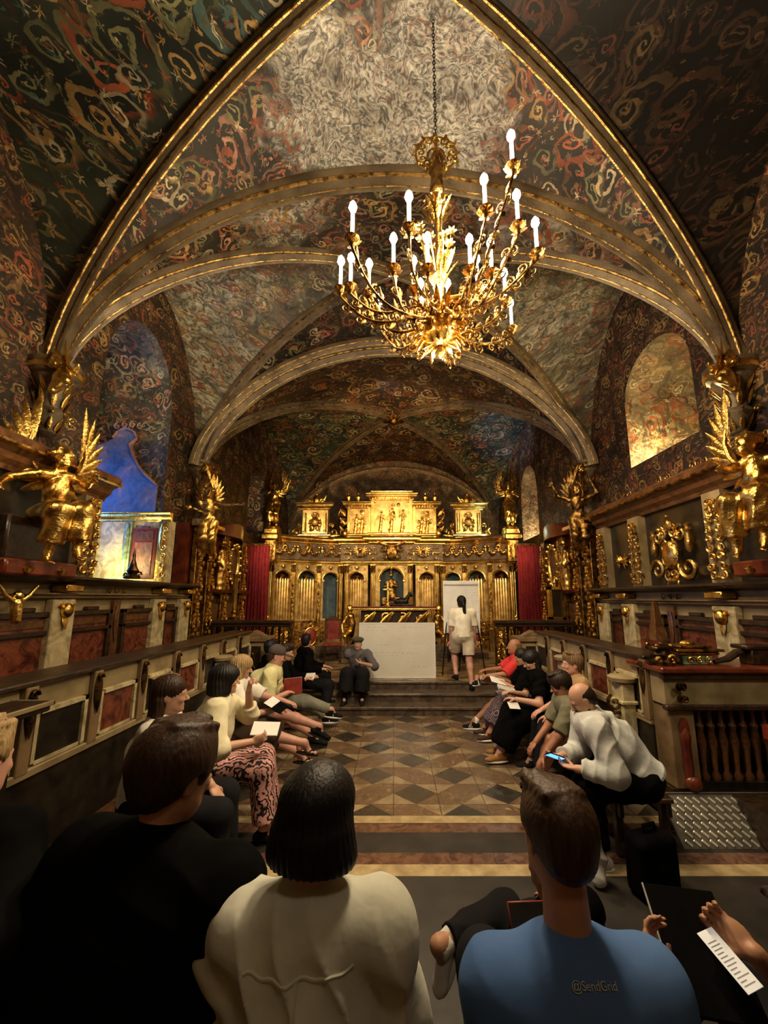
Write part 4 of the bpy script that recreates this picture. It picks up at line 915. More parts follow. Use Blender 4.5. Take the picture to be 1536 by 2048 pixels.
for sx in (-1, 1):
    m = MB()     # scroll wings beside the attic
    for k in range(3): spiral(m, (sx * (1.66 + .02 * k), 13.0, 3.86 + .32 * k), .15, 1.4, k * 2, sx, .035, n=16); m.leaf((sx * 1.6, 12.98, 3.8 + .3 * k), (sx * 1.78, 12.92, 4.05 + .3 * k), .06)
    m.obj('attic_scroll', 'gold_dark', altar)
    for ux in (1.16, 1.5 * 1.0): 
        m = MB(); m.lathe([(.02, 0), (.08, .01), (.05, .06), (.10, .14), (.11, .20), (.05, .26), (.03, .30), (.05, .34), (.0, .40)], (sx * ux, 12.98, 4.86), 12); m.obj('finial', 'gold', altar)
    x = sx * 2.58; y = 12.72; o = bpy.data.objects.new('crested_pedestal', None); COL.objects.link(o); o.parent = altar
    m = MB(); m.box((x - .42, y, 3.62), (x + .42, y + .4, 4.60)); m.obj('body', 'gold_wall', o, False)
    m = MB(); molding(m, x - .44, x + .44, y, 3.6, [(d * .6, h * .6) for d, h in CORN], 1); molding(m, x - .46, x + .46, y, 4.55, [(d * 1.0, h) for d, h in CORN], 1)
    for q in (-1, 1): fluted(m, x + q * .34, y - .04, 3.85, 4.45, .05, 6)
    m.obj('frame', 'gold_bright', o, False)
    m = MB(); foliage(m, .5, .62, 3, 5, .02, .05); o2 = m.obj('coat_of_arms', 'gold', o, loc=(x, y - .02, 3.84)); q = MB(); q.ball((0, -.03, .3), (.13, .06, .17), 12, 8); q.obj('shield', 'gold_dark', o, loc=(x, y - .02, 3.84))
    m = MB(); 
    for q in (-1, 1):
        spiral(m, (x + q * .62, y + .05, 3.80), .15, 1.3, PI, q, .045, n=16); spiral(m, (x + q * .52, y + .05, 4.05), .09, 1.3, -1, q, .03, n=12); m.leaf((x + q * .5, y, 3.66), (x + q * .86, y, 3.70), .06)
        m.leaf((x + q * .12, y + .1, 4.78), (x + q * .34, y + .1, 5.10), .06); spiral(m, (x + q * .22, y + .1, 4.88), .10, 1.3, PI / 2, q, .03, n=14)
    m.ball((x, y + .1, 4.93), (.13, .09, .17), 12, 8); m.ball((x, y + .1, 5.13), .05, 8, 6); m.obj('crest', 'gold', o)
    for q, mm in ((1.58, .2), (3.2, .1)): 
        m = MB(); m.ball((sx * q, 12.85, 3.78), (.09, .08, .13), 10, 8); m.leaf((sx * q, 12.8, 3.8), (sx * q + .1, 12.7, 3.95), .05); m.obj('finial', 'gold', altar)
# red cartouches low on both wings
for sx in (-1, 1):
    m = MB(); m.ball((0, 0, 0), (.17, .05, .24), 16, 10); c = m.obj('cartouche', 'leather_red', altar, loc=(sx * 2.58, 12.55, .42), rot=(0, 0, R(25) * -sx))
    m = MB(); pts = [(.19 * math.cos(a), -.02, .27 * math.sin(a)) for a in [2 * PI * i / 24 for i in range(25)]]; m.tube(pts, .025)
    for i in range(10): a = 2 * PI * i / 10; m.leaf((.18 * math.cos(a), -.02, .26 * math.sin(a)), (.27 * math.cos(a), -.03, .36 * math.sin(a)), .035)
    m.obj('scroll_rim', 'gold', c)
# ---- altar table
t = thing('altar_table', 'carved gilded altar table with red top behind the whiteboard', 'altar', (.02, 12.0, .75))
m = MB(); m.box((-1.26, -.42, 1.0), (1.26, .42, 1.07), .015); m.obj('table_top', 'maroon_wood', t)
m = MB(); m.box((-1.22, -.40, .96), (1.22, .40, 1.0)); m.tube([(-1.26, -.42, 1.0), (1.26, -.42, 1.0)], .02); m.obj('top_moulding', 'gold_bright', t)
m = MB(); m.box((-1.0, -.22, 0), (1.0, .3, .96)); m.obj('pedestal', 'dark_wood', t, False)
for i in range(4): 
    m = MB(); x = -.78 + .52 * i; m.tube([(x - .2 + .0 * i, -.34, .5), (x, -.40, .72), (x + .22, -.36, .92)], [.05, .07, .03], 8); spiral(m, (x, -.36, .75), .14, 1.3, i, 1 if i % 2 else -1, .028, n=14); m.leaf((x, -.36, .6), (x + .25, -.40, .9), .07); m.obj('carved_branch', 'gold', t)
for sx in (-1, 1):
    s = S(); x = sx * 1.32
    s.chain([(x, -.1, .25), (x - .05 * sx, -.2, .55), (x - .02 * sx, -.22, .78)], [.12, .11, .10], .05); s.ell((x, -.26, .99), (.085, .09, .105), None, .02); s.ell((x, -.22, 1.03), (.10, .10, .10), None, .03); s.chain([(x + .1 * sx, -.2, .75), (x + .24 * sx, -.25, .5), (x + .18 * sx, -.35, .32)], [.05, .045, .035], .02)
    s.chain([(x, -.2, .3), (x + .10 * sx, -.5, .22), (x + .05 * sx, -.48, -.1)], [.085, .065, .04], .03); put('kneeling_bearer', s.mesh('bearer', 'gold', .012, disp=rip(.006, 60)), t)
m = MB(); m.box((-1.3, -.5, -.28), (1.3, .5, 0), .02); m.obj('step', 'dark_wood', t)
# ---- things on the altar
o = thing('altar_cross', 'golden cross standing on the altar table', 'cross', (-.17, 11.85, 1.82)); m = MB(); m.box((-.03, -.02, .08), (.03, .02, .72), .008); m.box((-.15, -.02, .48), (.15, .02, .54), .008); m.obj('cross_arms', 'gold_bright', o); m = MB(); m.lathe([(.13, 0), (.13, .02), (.06, .05), (.04, .1)], n=12); m.obj('foot', 'gold', o)
s = S(); s.chain([(0, 0, .0), (0, -.02, .35), (0, 0, .52)], [.20, .13, .11], .05); s.ell((0, -.03, .72), .075, None, .02); s.cone((0, -.02, .76), (0, -.01, .92), .07, .02, .02); s.cone((-.14, 0, .5), (.14, 0, .5), .06, .06, .04)
for q in (-1, 1): s.chain([(q * .15, 0, .5), (q * .2, -.12, .34), (q * .08, -.2, .38)], [.05, .045, .03], .02)
s.box((0, 0, -.12), (.3, .16, .12), None, .02); o = put('saint_statue', s.mesh('saint', 'gold_dark', .012, disp=rip(.006, 60)), None, loc=(-.08, 12.95, 2.1)); tag(o, 'seated gilded saint statue in the central blue niche', 'statue')
s = S(); s.ell((0, 0, .12), (.22, .12, .12), None, .04); s.chain([(.15, 0, .18), (.26, 0, .36), (.32, 0, .30)], [.07, .05, .04], .03); s.chain([(-.14, 0, .1), (-.3, 0, .2), (-.34, 0, .32)], [.04, .02, .015], .02); s.box((0, 0, .02), (.34, .14, .03), None, .01)
o = put('animal_figure', s.mesh('animal', 'iron', .012), None, loc=(.24, 11.9, 1.84)); tag(o, 'dark bronze animal figure at the foot of the saint on the altar', 'figure')

# ---- curtains
for sx, lab in ((-1, 'dark red pleated curtain left of the altarpiece'), (1, 'dark red pleated curtain right of the altarpiece')):
    c = thing('curtain', lab, 'curtain', (sx * 3.92, 11.05, .45)); m = MB(); n = 90; vs = []; x0, x1 = -.36, .38
    for zz in (0, .6, 1.4, 2.4, 3.12):
        row = []
        for i in range(n + 1):
            u = i / n; x = x0 + (x1 - x0) * u; x = x * sx; row.append((x * (1 + .04 * math.sin(zz * 2)), .045 * math.sin(u * 2 * PI * 8 + .5 * math.sin(zz)) * (1.1 - .2 * zz / 3.4) + .02 * math.sin(u * 23), zz))
        vs.append(row)
    m.loft(vs, closed=False); q = m.obj('cloth', 'velvet_red', c); q.modifiers.new('thick', 'SOLIDIFY').thickness = .006
    m = MB(); m.tube([(-.40 * sx, 0, 3.16), (.40 * sx, 0, 3.16)], .018, 8); m.obj('curtain_rod', 'gold_bright', c)
    m = MB()
    for i in range(16): m.ball((sx * (-.39 + .052 * i), -.03, 3.12), .018, 6, 5)
    m.obj('fringe', 'gold', c)

# ---- statues
def wing_mb(L=.7, n=9, sx=1):
    """raised wing: arm of the wing rising outwards, long quills fanned upwards, two shorter rows of coverts"""
    m = MB(); lead = [Vector((sx * x * L, .01, z * L)) for x, z in ((0, 0), (.14, .12), (.27, .30), (.34, .52), (.33, .74))]
    m.tube(lead, [.05 * L, .075 * L, .07 * L, .05 * L, .02 * L], 8, .6)
    for lay, (ln_, wd) in enumerate(((.78, .075), (.46, .07), (.24, .06))):
        for i in range(n):
            u = i / (n - 1); k = u * 3.4; j = min(int(k), 3); p = lead[j].lerp(lead[j + 1], k - j); a = R(-30 + 118 * u ** .8)
            d = Vector((sx * math.cos(a), .10 * math.sin(u * 3), math.sin(a))); ll = L * ln_ * (.45 + .55 * u)
            m.leaf(p + Vector((0, -.014 * lay - .004 * (i % 2), 0)), p + d * ll, wd * L, (0, -1, 0), thick=.2, curl=.04)
    return m
def statue(name, label, loc, rz, sc, J, mt='gold', h=.013, wings=(1, 1), wl=.75, robe=.30, cat='statue', wrot=(0, 0), wz=0, group=None):
    root = thing(name, label, cat, loc, R(rz), group); root.scale = (sc,) * 3; s = S()
    H, N, P_ = V3(*J['H']), V3(*J['N']), V3(*J['P']); rm = rotm(*J.get('hd', (0, 0, 0)))
    head(s, H, rm, 1.05); s.ell(H + rm @ V3(0, -.02, .04), (.09, .105, .09), rm, .02)
    for i in range(14):
        a = i * .9; s.ell(H + rm @ V3(.085 * math.cos(a), -.03 + .05 * math.sin(a * 1.7), .03 + .07 * math.sin(a)), .03, None, .01)
    s.cone(N, H - V3(0, 0, .05), .055, .05, .03); C = N * .55 + P_ * .45; s.cone(P_, C, .12, .12, .05); s.cone(C, N - V3(0, 0, .06), .13, .09, .05)
    sd = rotm(J.get('tw', 0)) @ V3(1, 0, 0); 
    for i in (-1, 1):
        sh = N + sd * i * .16 - V3(0, 0, .05); w_ = V3(*J['W'][i]); e, w2 = ik(sh, w_, .27, .25, J.get('ep', {}).get(i, (i, -.3, -.6))); s.cone(N - V3(0, 0, .05), sh, .06, .055, .03); s.chain([sh, e, w2], [.055, .042, .030], .02)
        hand(s, w2, w2 - e, (0, 1, .2), -i, .3, 1.1, thumb=.4); hp = P_ + V3(i * .09, 0, -.03); a = V3(*J['A'][i]); k, a2 = ik(hp, a, .44, .42, J.get('kp', {}).get(i, (0, 1, .3))); s.chain([hp, k, a2], [.10, .068, .042], .03); foot(s, a2, J.get('fd', (0, 1, -.2)))
        s.cone(hp, k, .12, robe * .35, .05); s.cone(k, k + (a2 - k) * .75, robe * .33, robe * .36, .05, flat='b')
    if J.get('skirt', True): s.cone(P_, (V3(*J['A'][-1]) + V3(*J['A'][1])) / 2 + V3(0, -.05, .2), .16, robe * .55, .06, flat='b')
    for ex in J.get('extra', []): s.chain(*ex)
    put('figure', s.mesh('figure', mt, h, disp=rip(.011, 46, (.9, .5, .3), len(label))), root)
    for i in (-1, 1):
        if wings[(i + 1) // 2]:
            w_ = wing_mb(wl, 9, i).obj('wing', mt, root, loc=tuple(N + V3(i * .06, -.10, -.12 + wz)), rot=(R(wrot[0]), R(wrot[1] * i), R(-25 * i)))
    m = MB(); m.lathe([(.26, 0), (.28, .03), (.24, .06), (.22, .10)], (0, 0, 0), 12) if not J.get('nobase') else None
    if not J.get('nobase'): m.obj('base', mt, root)
    return root
STAND = dict(P=(0, 0, .98), N=(0, .03, 1.42), H=(0, .06, 1.57), W={-1: (-.42, .25, 1.55), 1: (.40, .30, 1.50)}, A={-1: (-.10, -.02, .18), 1: (.10, .10, .18)})
statue('angel_statue', 'gilded winged angel statue on the left corner of the altarpiece', (-3.84, 12.1, 4.22), 178, .92, {**STAND, 'W': {-1: (-.52, .15, 1.62), 1: (.12, .30, 1.2)}, 'hd': (20, 0, 0)}, mt='gold', wl=.72, wrot=(0, -8))
statue('angel_statue', 'gilded winged angel statue on the right corner of the altarpiece, lit by cold light', (3.72, 12.1, 4.22), 182, .92, {**STAND, 'W': {1: (.48, .2, 1.5), -1: (-.1, .3, 1.2)}, 'hd': (-20, 0, 0)}, mt='gold', wl=.72, wrot=(0, -8))
# ================================================================ CHANDELIER
CX, CY = .41, 3.07
ch = thing('chandelier', 'gilded baroque chandelier with lit candle bulbs hanging from the vault', 'chandelier', (CX, CY, 4.14))
m = MB()      # chain of links
z = 2.30; i = 0
while z < 3.85:
    m.M = Matrix.Translation((0, 0, z)) @ Matrix.Rotation(PI / 2 * (i % 2), 4, 'Z')
    m.tube([(.014 * math.cos(a), 0, .028 * math.sin(a)) for a in [2 * PI * k / 10 for k in range(11)]], .0045, 5); z += .045; i += 1
m.obj('chain', 'iron', ch)
m = MB(); m.lathe([(.0, 0), (.03, .02), (.05, .06), (.03, .10), (.10, .14), (.16, .22), (.19, .30), (.12, .36), (.07, .42), (.10, .48), (.07, .55), (.04, .62), (.05, .72), (.085, .80), (.05, .88), (.03, .95), (.02, 1.3), (.03, 1.42), (.07, 1.50), (.09, 1.60), (.06, 1.68), (.05, 1.78), (.045, 1.9), (.03, 2.0), (.02, 2.32)], n=14)
m.obj('stem', 'gold', ch)
def strut_leaves(m, n, r0, z0, r1, z1, wd, ph=0, curl=.03):
    for k in range(n):
        a = 2 * PI * k / n + ph; c, s_ = math.cos(a), math.sin(a); m.leaf((r0 * c, r0 * s_, z0), (r1 * c, r1 * s_, z1), wd, (c, s_, .3), curl=curl)
m = MB(); strut_leaves(m, 14, .13, .24, .19, .12, .028); strut_leaves(m, 14, .17, .30, .24, .22, .026, .2); strut_leaves(m, 12, .10, .42, .22, .52, .03, .3); strut_leaves(m, 10, .06, .14, .13, .08, .02); strut_leaves(m, 8, .06, .80, .16, .98, .035); strut_leaves(m, 8, .05, 1.4, .14, 1.56, .03)
for k in range(12):
    a = 2 * PI * k / 12 + .2; spiral(m, (.24 * math.cos(a), .24 * math.sin(a), .16), .06, 1.3, 2, -1, .013, ((math.cos(a), math.sin(a), 0), (0, 0, 1)), 14)
    a = 2 * PI * k / 12; spiral(m, (.25 * math.cos(a), .25 * math.sin(a), .30), .07, 1.3, 1, 1, .016, ((math.cos(a), math.sin(a), 0), (0, 0, 1)), 14)
m.obj('acanthus_basket', 'gold', ch)
# bouquet of gilded flowers round the stem, bust and crowning rosette
m = MB()
for k in range(14):
    a = 2.4 * k; r1 = .10 + .12 * ((k * 7) % 5) / 5; z1 = 1.05 + .38 * ((k * 3) % 7) / 7; c, s_ = math.cos(a), math.sin(a)
    m.tube([(.03 * c, .03 * s_, .66), (.6 * r1 * c, .6 * r1 * s_, .9), (r1 * c, r1 * s_, z1)], .006, 5)
    for q in range(6): b = 2 * PI * q / 6; m.leaf((r1 * c, r1 * s_, z1), (r1 * c + .05 * math.cos(b), r1 * s_ - .02, z1 + .05 * math.sin(b)), .018, (0, -1, -.5))
m.obj('flower_spray', 'gold_bright', ch)
m = MB()
m.tube([(.16 * math.cos(a), 0, 2.16 + .17 * math.sin(a)) for a in [2 * PI * k / 24 for k in range(25)]], .012, 6); m.tube([(.07 * math.cos(a), 0, 2.14 + .08 * math.sin(a)) for a in [2 * PI * k / 16 for k in range(17)]], .010, 6)
for k in range(12):
    a = 2 * PI * k / 12; spiral(m, (.125 * math.cos(a), -.01, 2.16 + .13 * math.sin(a)), .042, 1.2, a, 1 if k % 2 else -1, .010, n=12); m.leaf((.15 * math.cos(a), 0, 2.16 + .16 * math.sin(a)), (.20 * math.cos(a + .1), -.01, 2.16 + .215 * math.sin(a + .1)), .018)
m.v = [(x * 1.22, y * 1.22, 2.12 + (z_ - 2.12) * 1.15) for x, y, z_ in m.v]; m.obj('crowning_rosette', 'gold_bright', ch)
s = S(); s.chain([(0, -.02, 1.72), (0, -.05, 1.86), (0, -.03, 1.98), (0, -.05, 2.08)], [.07, .055, .04, .02], .02)
for q in (-1, 1): s.chain([(q * .05, -.04, 1.90), (q * .06, -.08, 1.98), (q * .02, -.07, 2.10)], [.025, .02, .015], .01)
put('carved_figure', s.mesh('fig', 'gold_dark', .007), ch)
m = MB(); 
for k in range(9): a = 2 * PI * k / 9; spiral(m, (.08 * math.cos(a), .08 * math.sin(a), 1.58), .05, 1.2, 0, 1, .009, ((math.cos(a), math.sin(a), 0), (0, 0, 1)), 12)
m.obj('crown', 'gold_bright', ch)
BULBS = [(-.32, 2.57, 5.15), (.12, 2.53, 5.2), (.91, 2.44, 5.65), (.72, 2.56, 5.4), (1.0, 2.64, 5.35), (1.18, 2.74, 5.2), (0.0, 2.79, 5.1), (-.47, 3.01, 5.1), (-.38, 3.0, 5.12), (-.22, 3.04, 5.1), (.28, 2.75, 5.06), (.18, 3.01, 5.1),
         (.26, 3.26, 5.1), (.64, 2.8, 5.1), (.84, 2.88, 5.15), (.74, 2.99, 5.1), (1.03, 3.14, 5.1), (.52, 3.26, 5.1), (-.13, 3.43, 5.1), (.32, 3.45, 5.1), (.16, 3.71, 5.1), (.69, 3.70, 5.1), (1.20, 3.51, 5.1)]
cup = MB(); cup.lathe([(.012, -.05), (.03, -.03), (.018, -.01), (.055, .012), (.06, .02), (.028, .025), (.024, .05)], n=12)
for k in range(6): a = 2 * PI * k / 6; cup.leaf((.02 * math.cos(a), .02 * math.sin(a), -.035), (.075 * math.cos(a), .075 * math.sin(a), .0), .022, (math.cos(a), math.sin(a), .2))
cup_me = cup.mesh('drip_pan', 'gold_dark')
cm = MB(); cm.lathe([(.0, 0), (.0155, 0), (.0155, .26), (.0, .263)], n=10); candle_me = cm.mesh('candle', 'candle_glow')
bm_ = MB(); bm_.lathe([(.006, 0), (.022, .012), (.034, .038), (.028, .068), (.012, .094), (.001, .108)], n=8); bulb_me = bm_.mesh('bulb', 'bulb')
for i, (x, y, z) in enumerate(BULBS):
    bx, by, bz = x - CX, y - CY, z - 4.14; r = math.hypot(bx, by); zc = bz - .345; c, s_ = bx / r, by / r
    z0 = .34 + .10 * (i % 3); m = MB(); pts = []
    for k in range(13):
        t = k / 12; rr = .08 + (r - .08) * (t ** .85); zz = z0 + (zc - z0 - .05) * (t ** 2.4) - .16 * math.sin(PI * t) * (1 - .3 * t); wob = .03 * math.sin(t * PI * 2); pts.append((c * rr - s_ * wob, s_ * rr + c * wob, zz))
    m.tube(pts, [.019 - .008 * k / 12 for k in range(13)], 6)
    for k in (2, 4, 5, 7, 8, 9, 10, 11):
        p = Vector(pts[k]); q = Vector(pts[k + 1]); d = (q - p).normalized(); sd = 1 if k % 2 else -1
        m.leaf(p, p + d * .05 + Vector((0, 0, .08 * sd)), .024, (-s_, c, 0), curl=.02); spiral(m, p + Vector((0, 0, -.045 * sd)), .045, 1.3, k, sd, .008, ((c, s_, 0), (0, 0, 1)), 10)
    m.tube([pts[-1], (bx, by, zc - .03)], .010, 6)
    a = m.obj('arm', 'gold_dark', ch)
    put('drip_pan', cup_me, a, loc=(bx, by, zc)); put('candle', candle_me, a, loc=(bx, by, zc)); put('bulb', bulb_me, a, loc=(bx, by, zc + .262))
lamp('chandelier_fill', (CX + .25, 2.62, 5.35), None, 240, (1, .78, .50), 'POINT', size=.25)  # added point light among the candles, also brightens the rosette
lamp('chandelier_fill', (CX, CY, 3.95), None, 130, (1, .78, .50), 'POINT', size=.10)  # second added point light, just below the stem

nm('pink_paint', (.22, .10, .09), (.40, .22, .18), 8, .6)
# ================================================================ STALLS ALONG BOTH WALLS
def mol_y(m, x, sx, y0, y1, z, pf):
    """cornice running along y on side sx, projecting towards the middle of the hall"""
    pts = [(0, pf[0][1])] + list(pf) + [(0, pf[-1][1])]; a = [(x - sx * d, y0, z + h) for d, h in pts]; b = [(x - sx * d, y1, z + h) for d, h in pts]
    m.loft([a, b] if sx > 0 else [a[::-1], b[::-1]])
cart = MB(); foliage(cart, .62, .8, 4, 21, .022, .06); cart.ball((0, -.06, .38), (.15, .07, .20), 14, 10)
for q in (-1, 1):
    spiral(cart, (q * .30, -.05, .18), .16, 1.4, PI, q, .035, n=18); spiral(cart, (q * .22, -.05, .66), .12, 1.3, PI / 2, q, .028, n=16)
    cart.lathe([(.02, 0), (.05, .05), (.055, .15), (.04, .26), (.06, .30), (.03, .34), (.045, .38), (.0, .42)], (q * .34, -.04, .38), 10)
cart.ball((0, -.05, .80), (.07, .05, .09)); cart.ball((0, -.05, .93), .035); CART = cart.mesh('cartouche', 'gold')
strip = {h_: foliage(MB(), .26, h_, 9, int(h_ * 10), .016, .035).mesh('carved_strip', 'gold') for h_ in (1.0, .62)}
for sx in (-1, 1):
    side = 'left' if sx < 0 else 'right'; ZL = 2.26 if sx < 0 else 2.18; YE = 7.45
    st = thing('choir_stalls', 'painted and gilded wooden wall stalls with red marbled panels along the %s wall' % side, 'stalls', (sx * 4.0, 0, 0)); X = 0; rz = R(90) * -sx if False else (R(-90) if sx > 0 else R(90))
    P_ = lambda n, me, y, z, x=0, par=None, sc=1: put(n, me, par or st, loc=(x, y, z), rot=(0, 0, R(-90) if sx > 0 else R(90)), scale=sc)
    m = MB(); m.box((0, .6, 0), (sx * .34, YE, ZL)); m.obj('back_wall', 'olive_paint', st, False)
    m = MB(); m.box((-sx * .9, .6, 0), (0, YE, .30)); m.obj('platform', 'dark_wood', st, False)
    m = MB(); m.box((-sx * .42, .6, .74), (0, YE, .78), .01); m.box((-sx * .06, .6, .3), (0, YE, 1.2)); m.obj('seat_row', 'brown_wood', st, False)
    # ledge and the double cornice that carries the upper tier
    m = MB(); mol_y(m, 0, sx, .6, YE + .1, ZL - .02, [(.05, 0), (.20, .03), (.24, .06), (.24, .09), (.10, .10)]); m.obj('ledge', 'dark_wood', st, False)
    m = MB(); mol_y(m, 0, sx, .6, YE, ZL - .20, [(.03, 0), (.08, .02), (.08, .04), (.12, .06), (.12, .075)]); m.obj('lower_cornice', 'brown_paint', st, False)
    ys = [.95, 2.85, 4.65, 6.55, 7.35]
    for i, y in enumerate(ys):
        if i < 4 or True:
            m = MB(); m.box((-sx * .10, y - .16, .9), (0, y + .16, ZL - .20), .01); q = m.obj('pilaster', 'cream_marble', st, False)
            g = MB(); g.ball((-sx * .13, y, ZL - .33), (.06, .07, .09), 10, 8)
            for s2 in (-1, 1): g.leaf((-sx * .11, y, ZL - .30), (-sx * .14, y + s2 * .12, ZL - .25), .04, (-sx, 0, 0)); 
            g.leaf((-sx * .11, y, ZL - .36), (-sx * .14, y, ZL - .55), .05, (-sx, 0, 0)); g.obj('gilded_boss', 'gold', q)
            g = MB(); g.box((-sx * .20, y - .13, ZL - .11), (-sx * .02, y + .13, ZL - .03), .01); g.obj('bracket', 'gold', q)
    for a, b in zip(ys, ys[1:]):
        n = 2 if b - a > 1 else 1
        for k in range(n):
            c = a + (b - a) * (k + .5) / n + (.02 if n == 2 else 0); hw = .36 if n == 2 else .20
            m = MB(); z0, z1 = 1.0, ZL - .34
            for (y0, y1, za, zb) in ((c - hw, c - hw + .06, z0, z1), (c + hw - .06, c + hw, z0, z1), (c - hw, c + hw, z1 - .06, z1), (c - hw, c + hw, 1.66, 1.71)): m.box((-sx * .07, y0, za), (0, y1, zb), .008)
            m.box((-sx * .07, c - .10, z1), (0, c + .10, z1 + .05), .01); q = m.obj('panel_frame', 'dark_wood', st, False)
            m = MB(); m.box((-sx * .025, c - hw + .05, z0), (0, c + hw - .05, z1 - .05)); m.obj('red_panel', 'red_marble', q, False)
            g = MB(); g.box((-sx * .035, c - hw + .08, 1.74), (-sx * .02, c + hw - .08, z1 - .09), .004); g.obj('inscribed_tablet', 'brown_wood', q, False)
        if n == 2:
            m = MB(); c = (a + b) / 2; m.box((-sx * .05, c - .07, .9), (0, c + .07, ZL - .22)); m.leaf((-sx * .06, c, ZL - .3), (-sx * .07, c, ZL - .8), .06, (-sx, 0, 0)); m.obj('narrow_pilaster', 'brown_wood', st, False)
            g = MB()
            for k in (-1, 0, 1): spiral(g, (-sx * .03, c + k * .16, ZL - .085), .045, 1.3, k, 1, .010, ((0, 1, 0), (0, 0, 1)), 12)
            g.obj('ledge_scrollwork', 'gold_dark', st)
    # upper tier
    spans = [(.8, 5.05)] if sx < 0 else [(.8, 7.3)]; ZC = 3.44
    for (u0, u1) in spans:
        m = MB(); m.box((sx * .05, u0, ZL), (sx * .33, u1, ZC)); m.obj('upper_wall', 'black_panel', st, False)
        m = MB(); mol_y(m, 0, sx, u0, u1 + .1, ZC - .06, [(.02, 0), (.04, .05), (.10, .10), (.12, .16), (.22, .22), (.24, .30), (.20, .34)]); m.box((0, u0, ZC - .06), (sx * .34, u1 + .1, ZC + .28)); m.obj('upper_cornice', 'brown_wood', st, False)
        g = MB(); mol_y(g, -sx * .215, sx, u0, u1 + .12, ZC + .14, [(.0, 0), (.035, .015), (.035, .04), (.0, .05)]); g.obj('gilded_cornice_strip', 'gold_dark', st, False)
    pil = [1.6, 3.2, 4.9] if sx < 0 else [1.8, 3.3, 4.62, 6.2, 7.2]
    for y in pil:
        m = MB(); m.box((-sx * .07, y - .12, ZL + .07), (sx * .05, y + .16, ZC - .06)); q = m.obj('upper_pilaster', 'olive_paint', st, False)
        put('carved_strip', strip[1.0], q, loc=(-sx * .08, y - .02, ZL + .1), rot=(0, 0, R(-90) if sx > 0 else R(90)), scale=(1.1, 1, 1.02))
    if sx > 0:
        for y in (5.42, 2.5): P_('coat_of_arms', CART, y, ZL + .12, -.02 * sx)
        P_('cherub_head', CH, 6.72, 2.72, -.02 * sx, sc=.8)
        m = MB()
        for y in (6.25, 5.35, 4.7, 3.9): 
            for s2 in (-1, 1): spiral(m, (-.10, y + s2 * .09, ZC + .34), .06, 1.3, 0, s2, .016, ((0, 1, 0), (0, 0, 1)), 12)
        m.obj('cornice_crest', 'gold_dark', st)
    # ---- front desk
    dk = thing('choir_desk', 'panelled desk front with dark rail before the %s stalls' % side, 'desk', (sx * 2.62, 0, 0)); y0, y1 = (2.0, 7.25) if sx < 0 else (4.12, 7.25); zt = 1.49
    m = MB(); m.box((0, y0, 0), (sx * .10, y1, zt - .04)); m.obj('carcass', 'olive_paint', dk, False)
    m = MB(); m.box((-sx * .05, y0, zt - .04), (sx * .34, y1, zt), .01); m.obj('top_rail', 'dark_wood', dk, False)
    m = MB(); m.box((-sx * .04, y0, .82), (0, y1, .88), .008); m.obj('bottom_moulding', 'olive_paint', dk, False)
    m = MB(); m.box((-sx * .02, y0, 0), (0, y1, .82)); m.obj('lower_board', 'black_panel', dk, False)
    k = 0; y = y0 + .27 if sx < 0 else y0 + .05
    while y < y1 - .1:
        m = MB(); m.box((-sx * .045, y - .05, .86), (0, y + .05, zt - .04), .006); q = m.obj('post', 'brown_paint', dk, False)
        m = MB(); m.leaf((-sx * .05, y, zt - .06), (-sx * .06, y, 1.10), .055, (-sx, 0, 0)); spiral(m, (-sx * .06, y, zt - .10), .04, 1.2, 0, 1, .012, ((0, 1, 0), (0, 0, 1)), 10); m.obj('carved_bracket', 'bronze', q)
        c = y + .315; hw = .20
        if c + hw < y1:
            m = MB(); m.box((-sx * .035, c + hw, .90), (0, c + hw + .035, 1.27)); m.box((-sx * .035, c - hw, 1.235), (0, c + hw + .035, 1.27)); m.box((-sx * .02, c - hw - .03, .90), (0, c - hw, 1.25)); m.box((-sx * .02, c - hw, .885), (0, c + hw, .91)); q = m.obj('panel_frame', 'cream_marble', dk, False)
            m = MB(); m.box((-sx * .01, c - hw, .90), (0, c + hw, 1.24)); m.obj('inset_panel', 'red_marble' if k % 2 == (0 if sx < 0 else 1) else 'black_panel', q, False)
        y += .63; k += 1
    # far end of the desk: low pedimented cabinet facing the people
    cb = thing('end_cabinet', 'small pedimented cabinet closing the %s desk beside the steps' % side, 'cabinet', (sx * 2.62, 7.34, 0))
    m = MB(); m.box((-.28, 0, 0), (.28, .35, 1.28)); m.obj('body', 'olive_paint', cb, False); m = MB(); m.box((-.33, -.05, 1.28), (.33, .4, 1.36), .01); m.prism([(-.2, 1.36), (.2, 1.36), (.1, 1.42), (0, 1.47), (-.1, 1.42)], .05, .3); m.obj('cornice', 'brown_paint', cb, False)
    m = MB(); m.box((-.18, -.02, .6), (.18, 0, 1.2)); m.obj('panel', 'dark_wood', cb, False); m = MB(); foliage(m, .3, .4, 3, 8, .014, .02); m.obj('carving', 'bronze', cb, loc=(0, -.01, .72))
    # the long bench people sit on and its ends
    bn = thing('bench', 'long dark wooden bench along the %s side of the aisle' % side, 'bench', (sx * 2.05, 0, 0)); b0, b1 = (2.85, 7.15) if sx < 0 else (3.45, 7.15)
    m = MB(); m.box((-.24, b0, .42), (.24, b1, .46), .008); m.obj('seat', 'brown_wood', bn, False)
    for yy in (b0 + .08, (b0 + b1) / 2, b1 - .1):
        for xx in (-.19, .19): m = MB(); m.box((xx - .03, yy - .03, 0), (xx + .03, yy + .03, .42), .005); m.obj('leg', 'dark_wood', bn, False)
    m = MB(); m.box((-.21, b0, .32), (-.18, b1, .42)); m.box((.18, b0, .32), (.21, b1, .42)); m.obj('apron', 'dark_wood', bn, False)
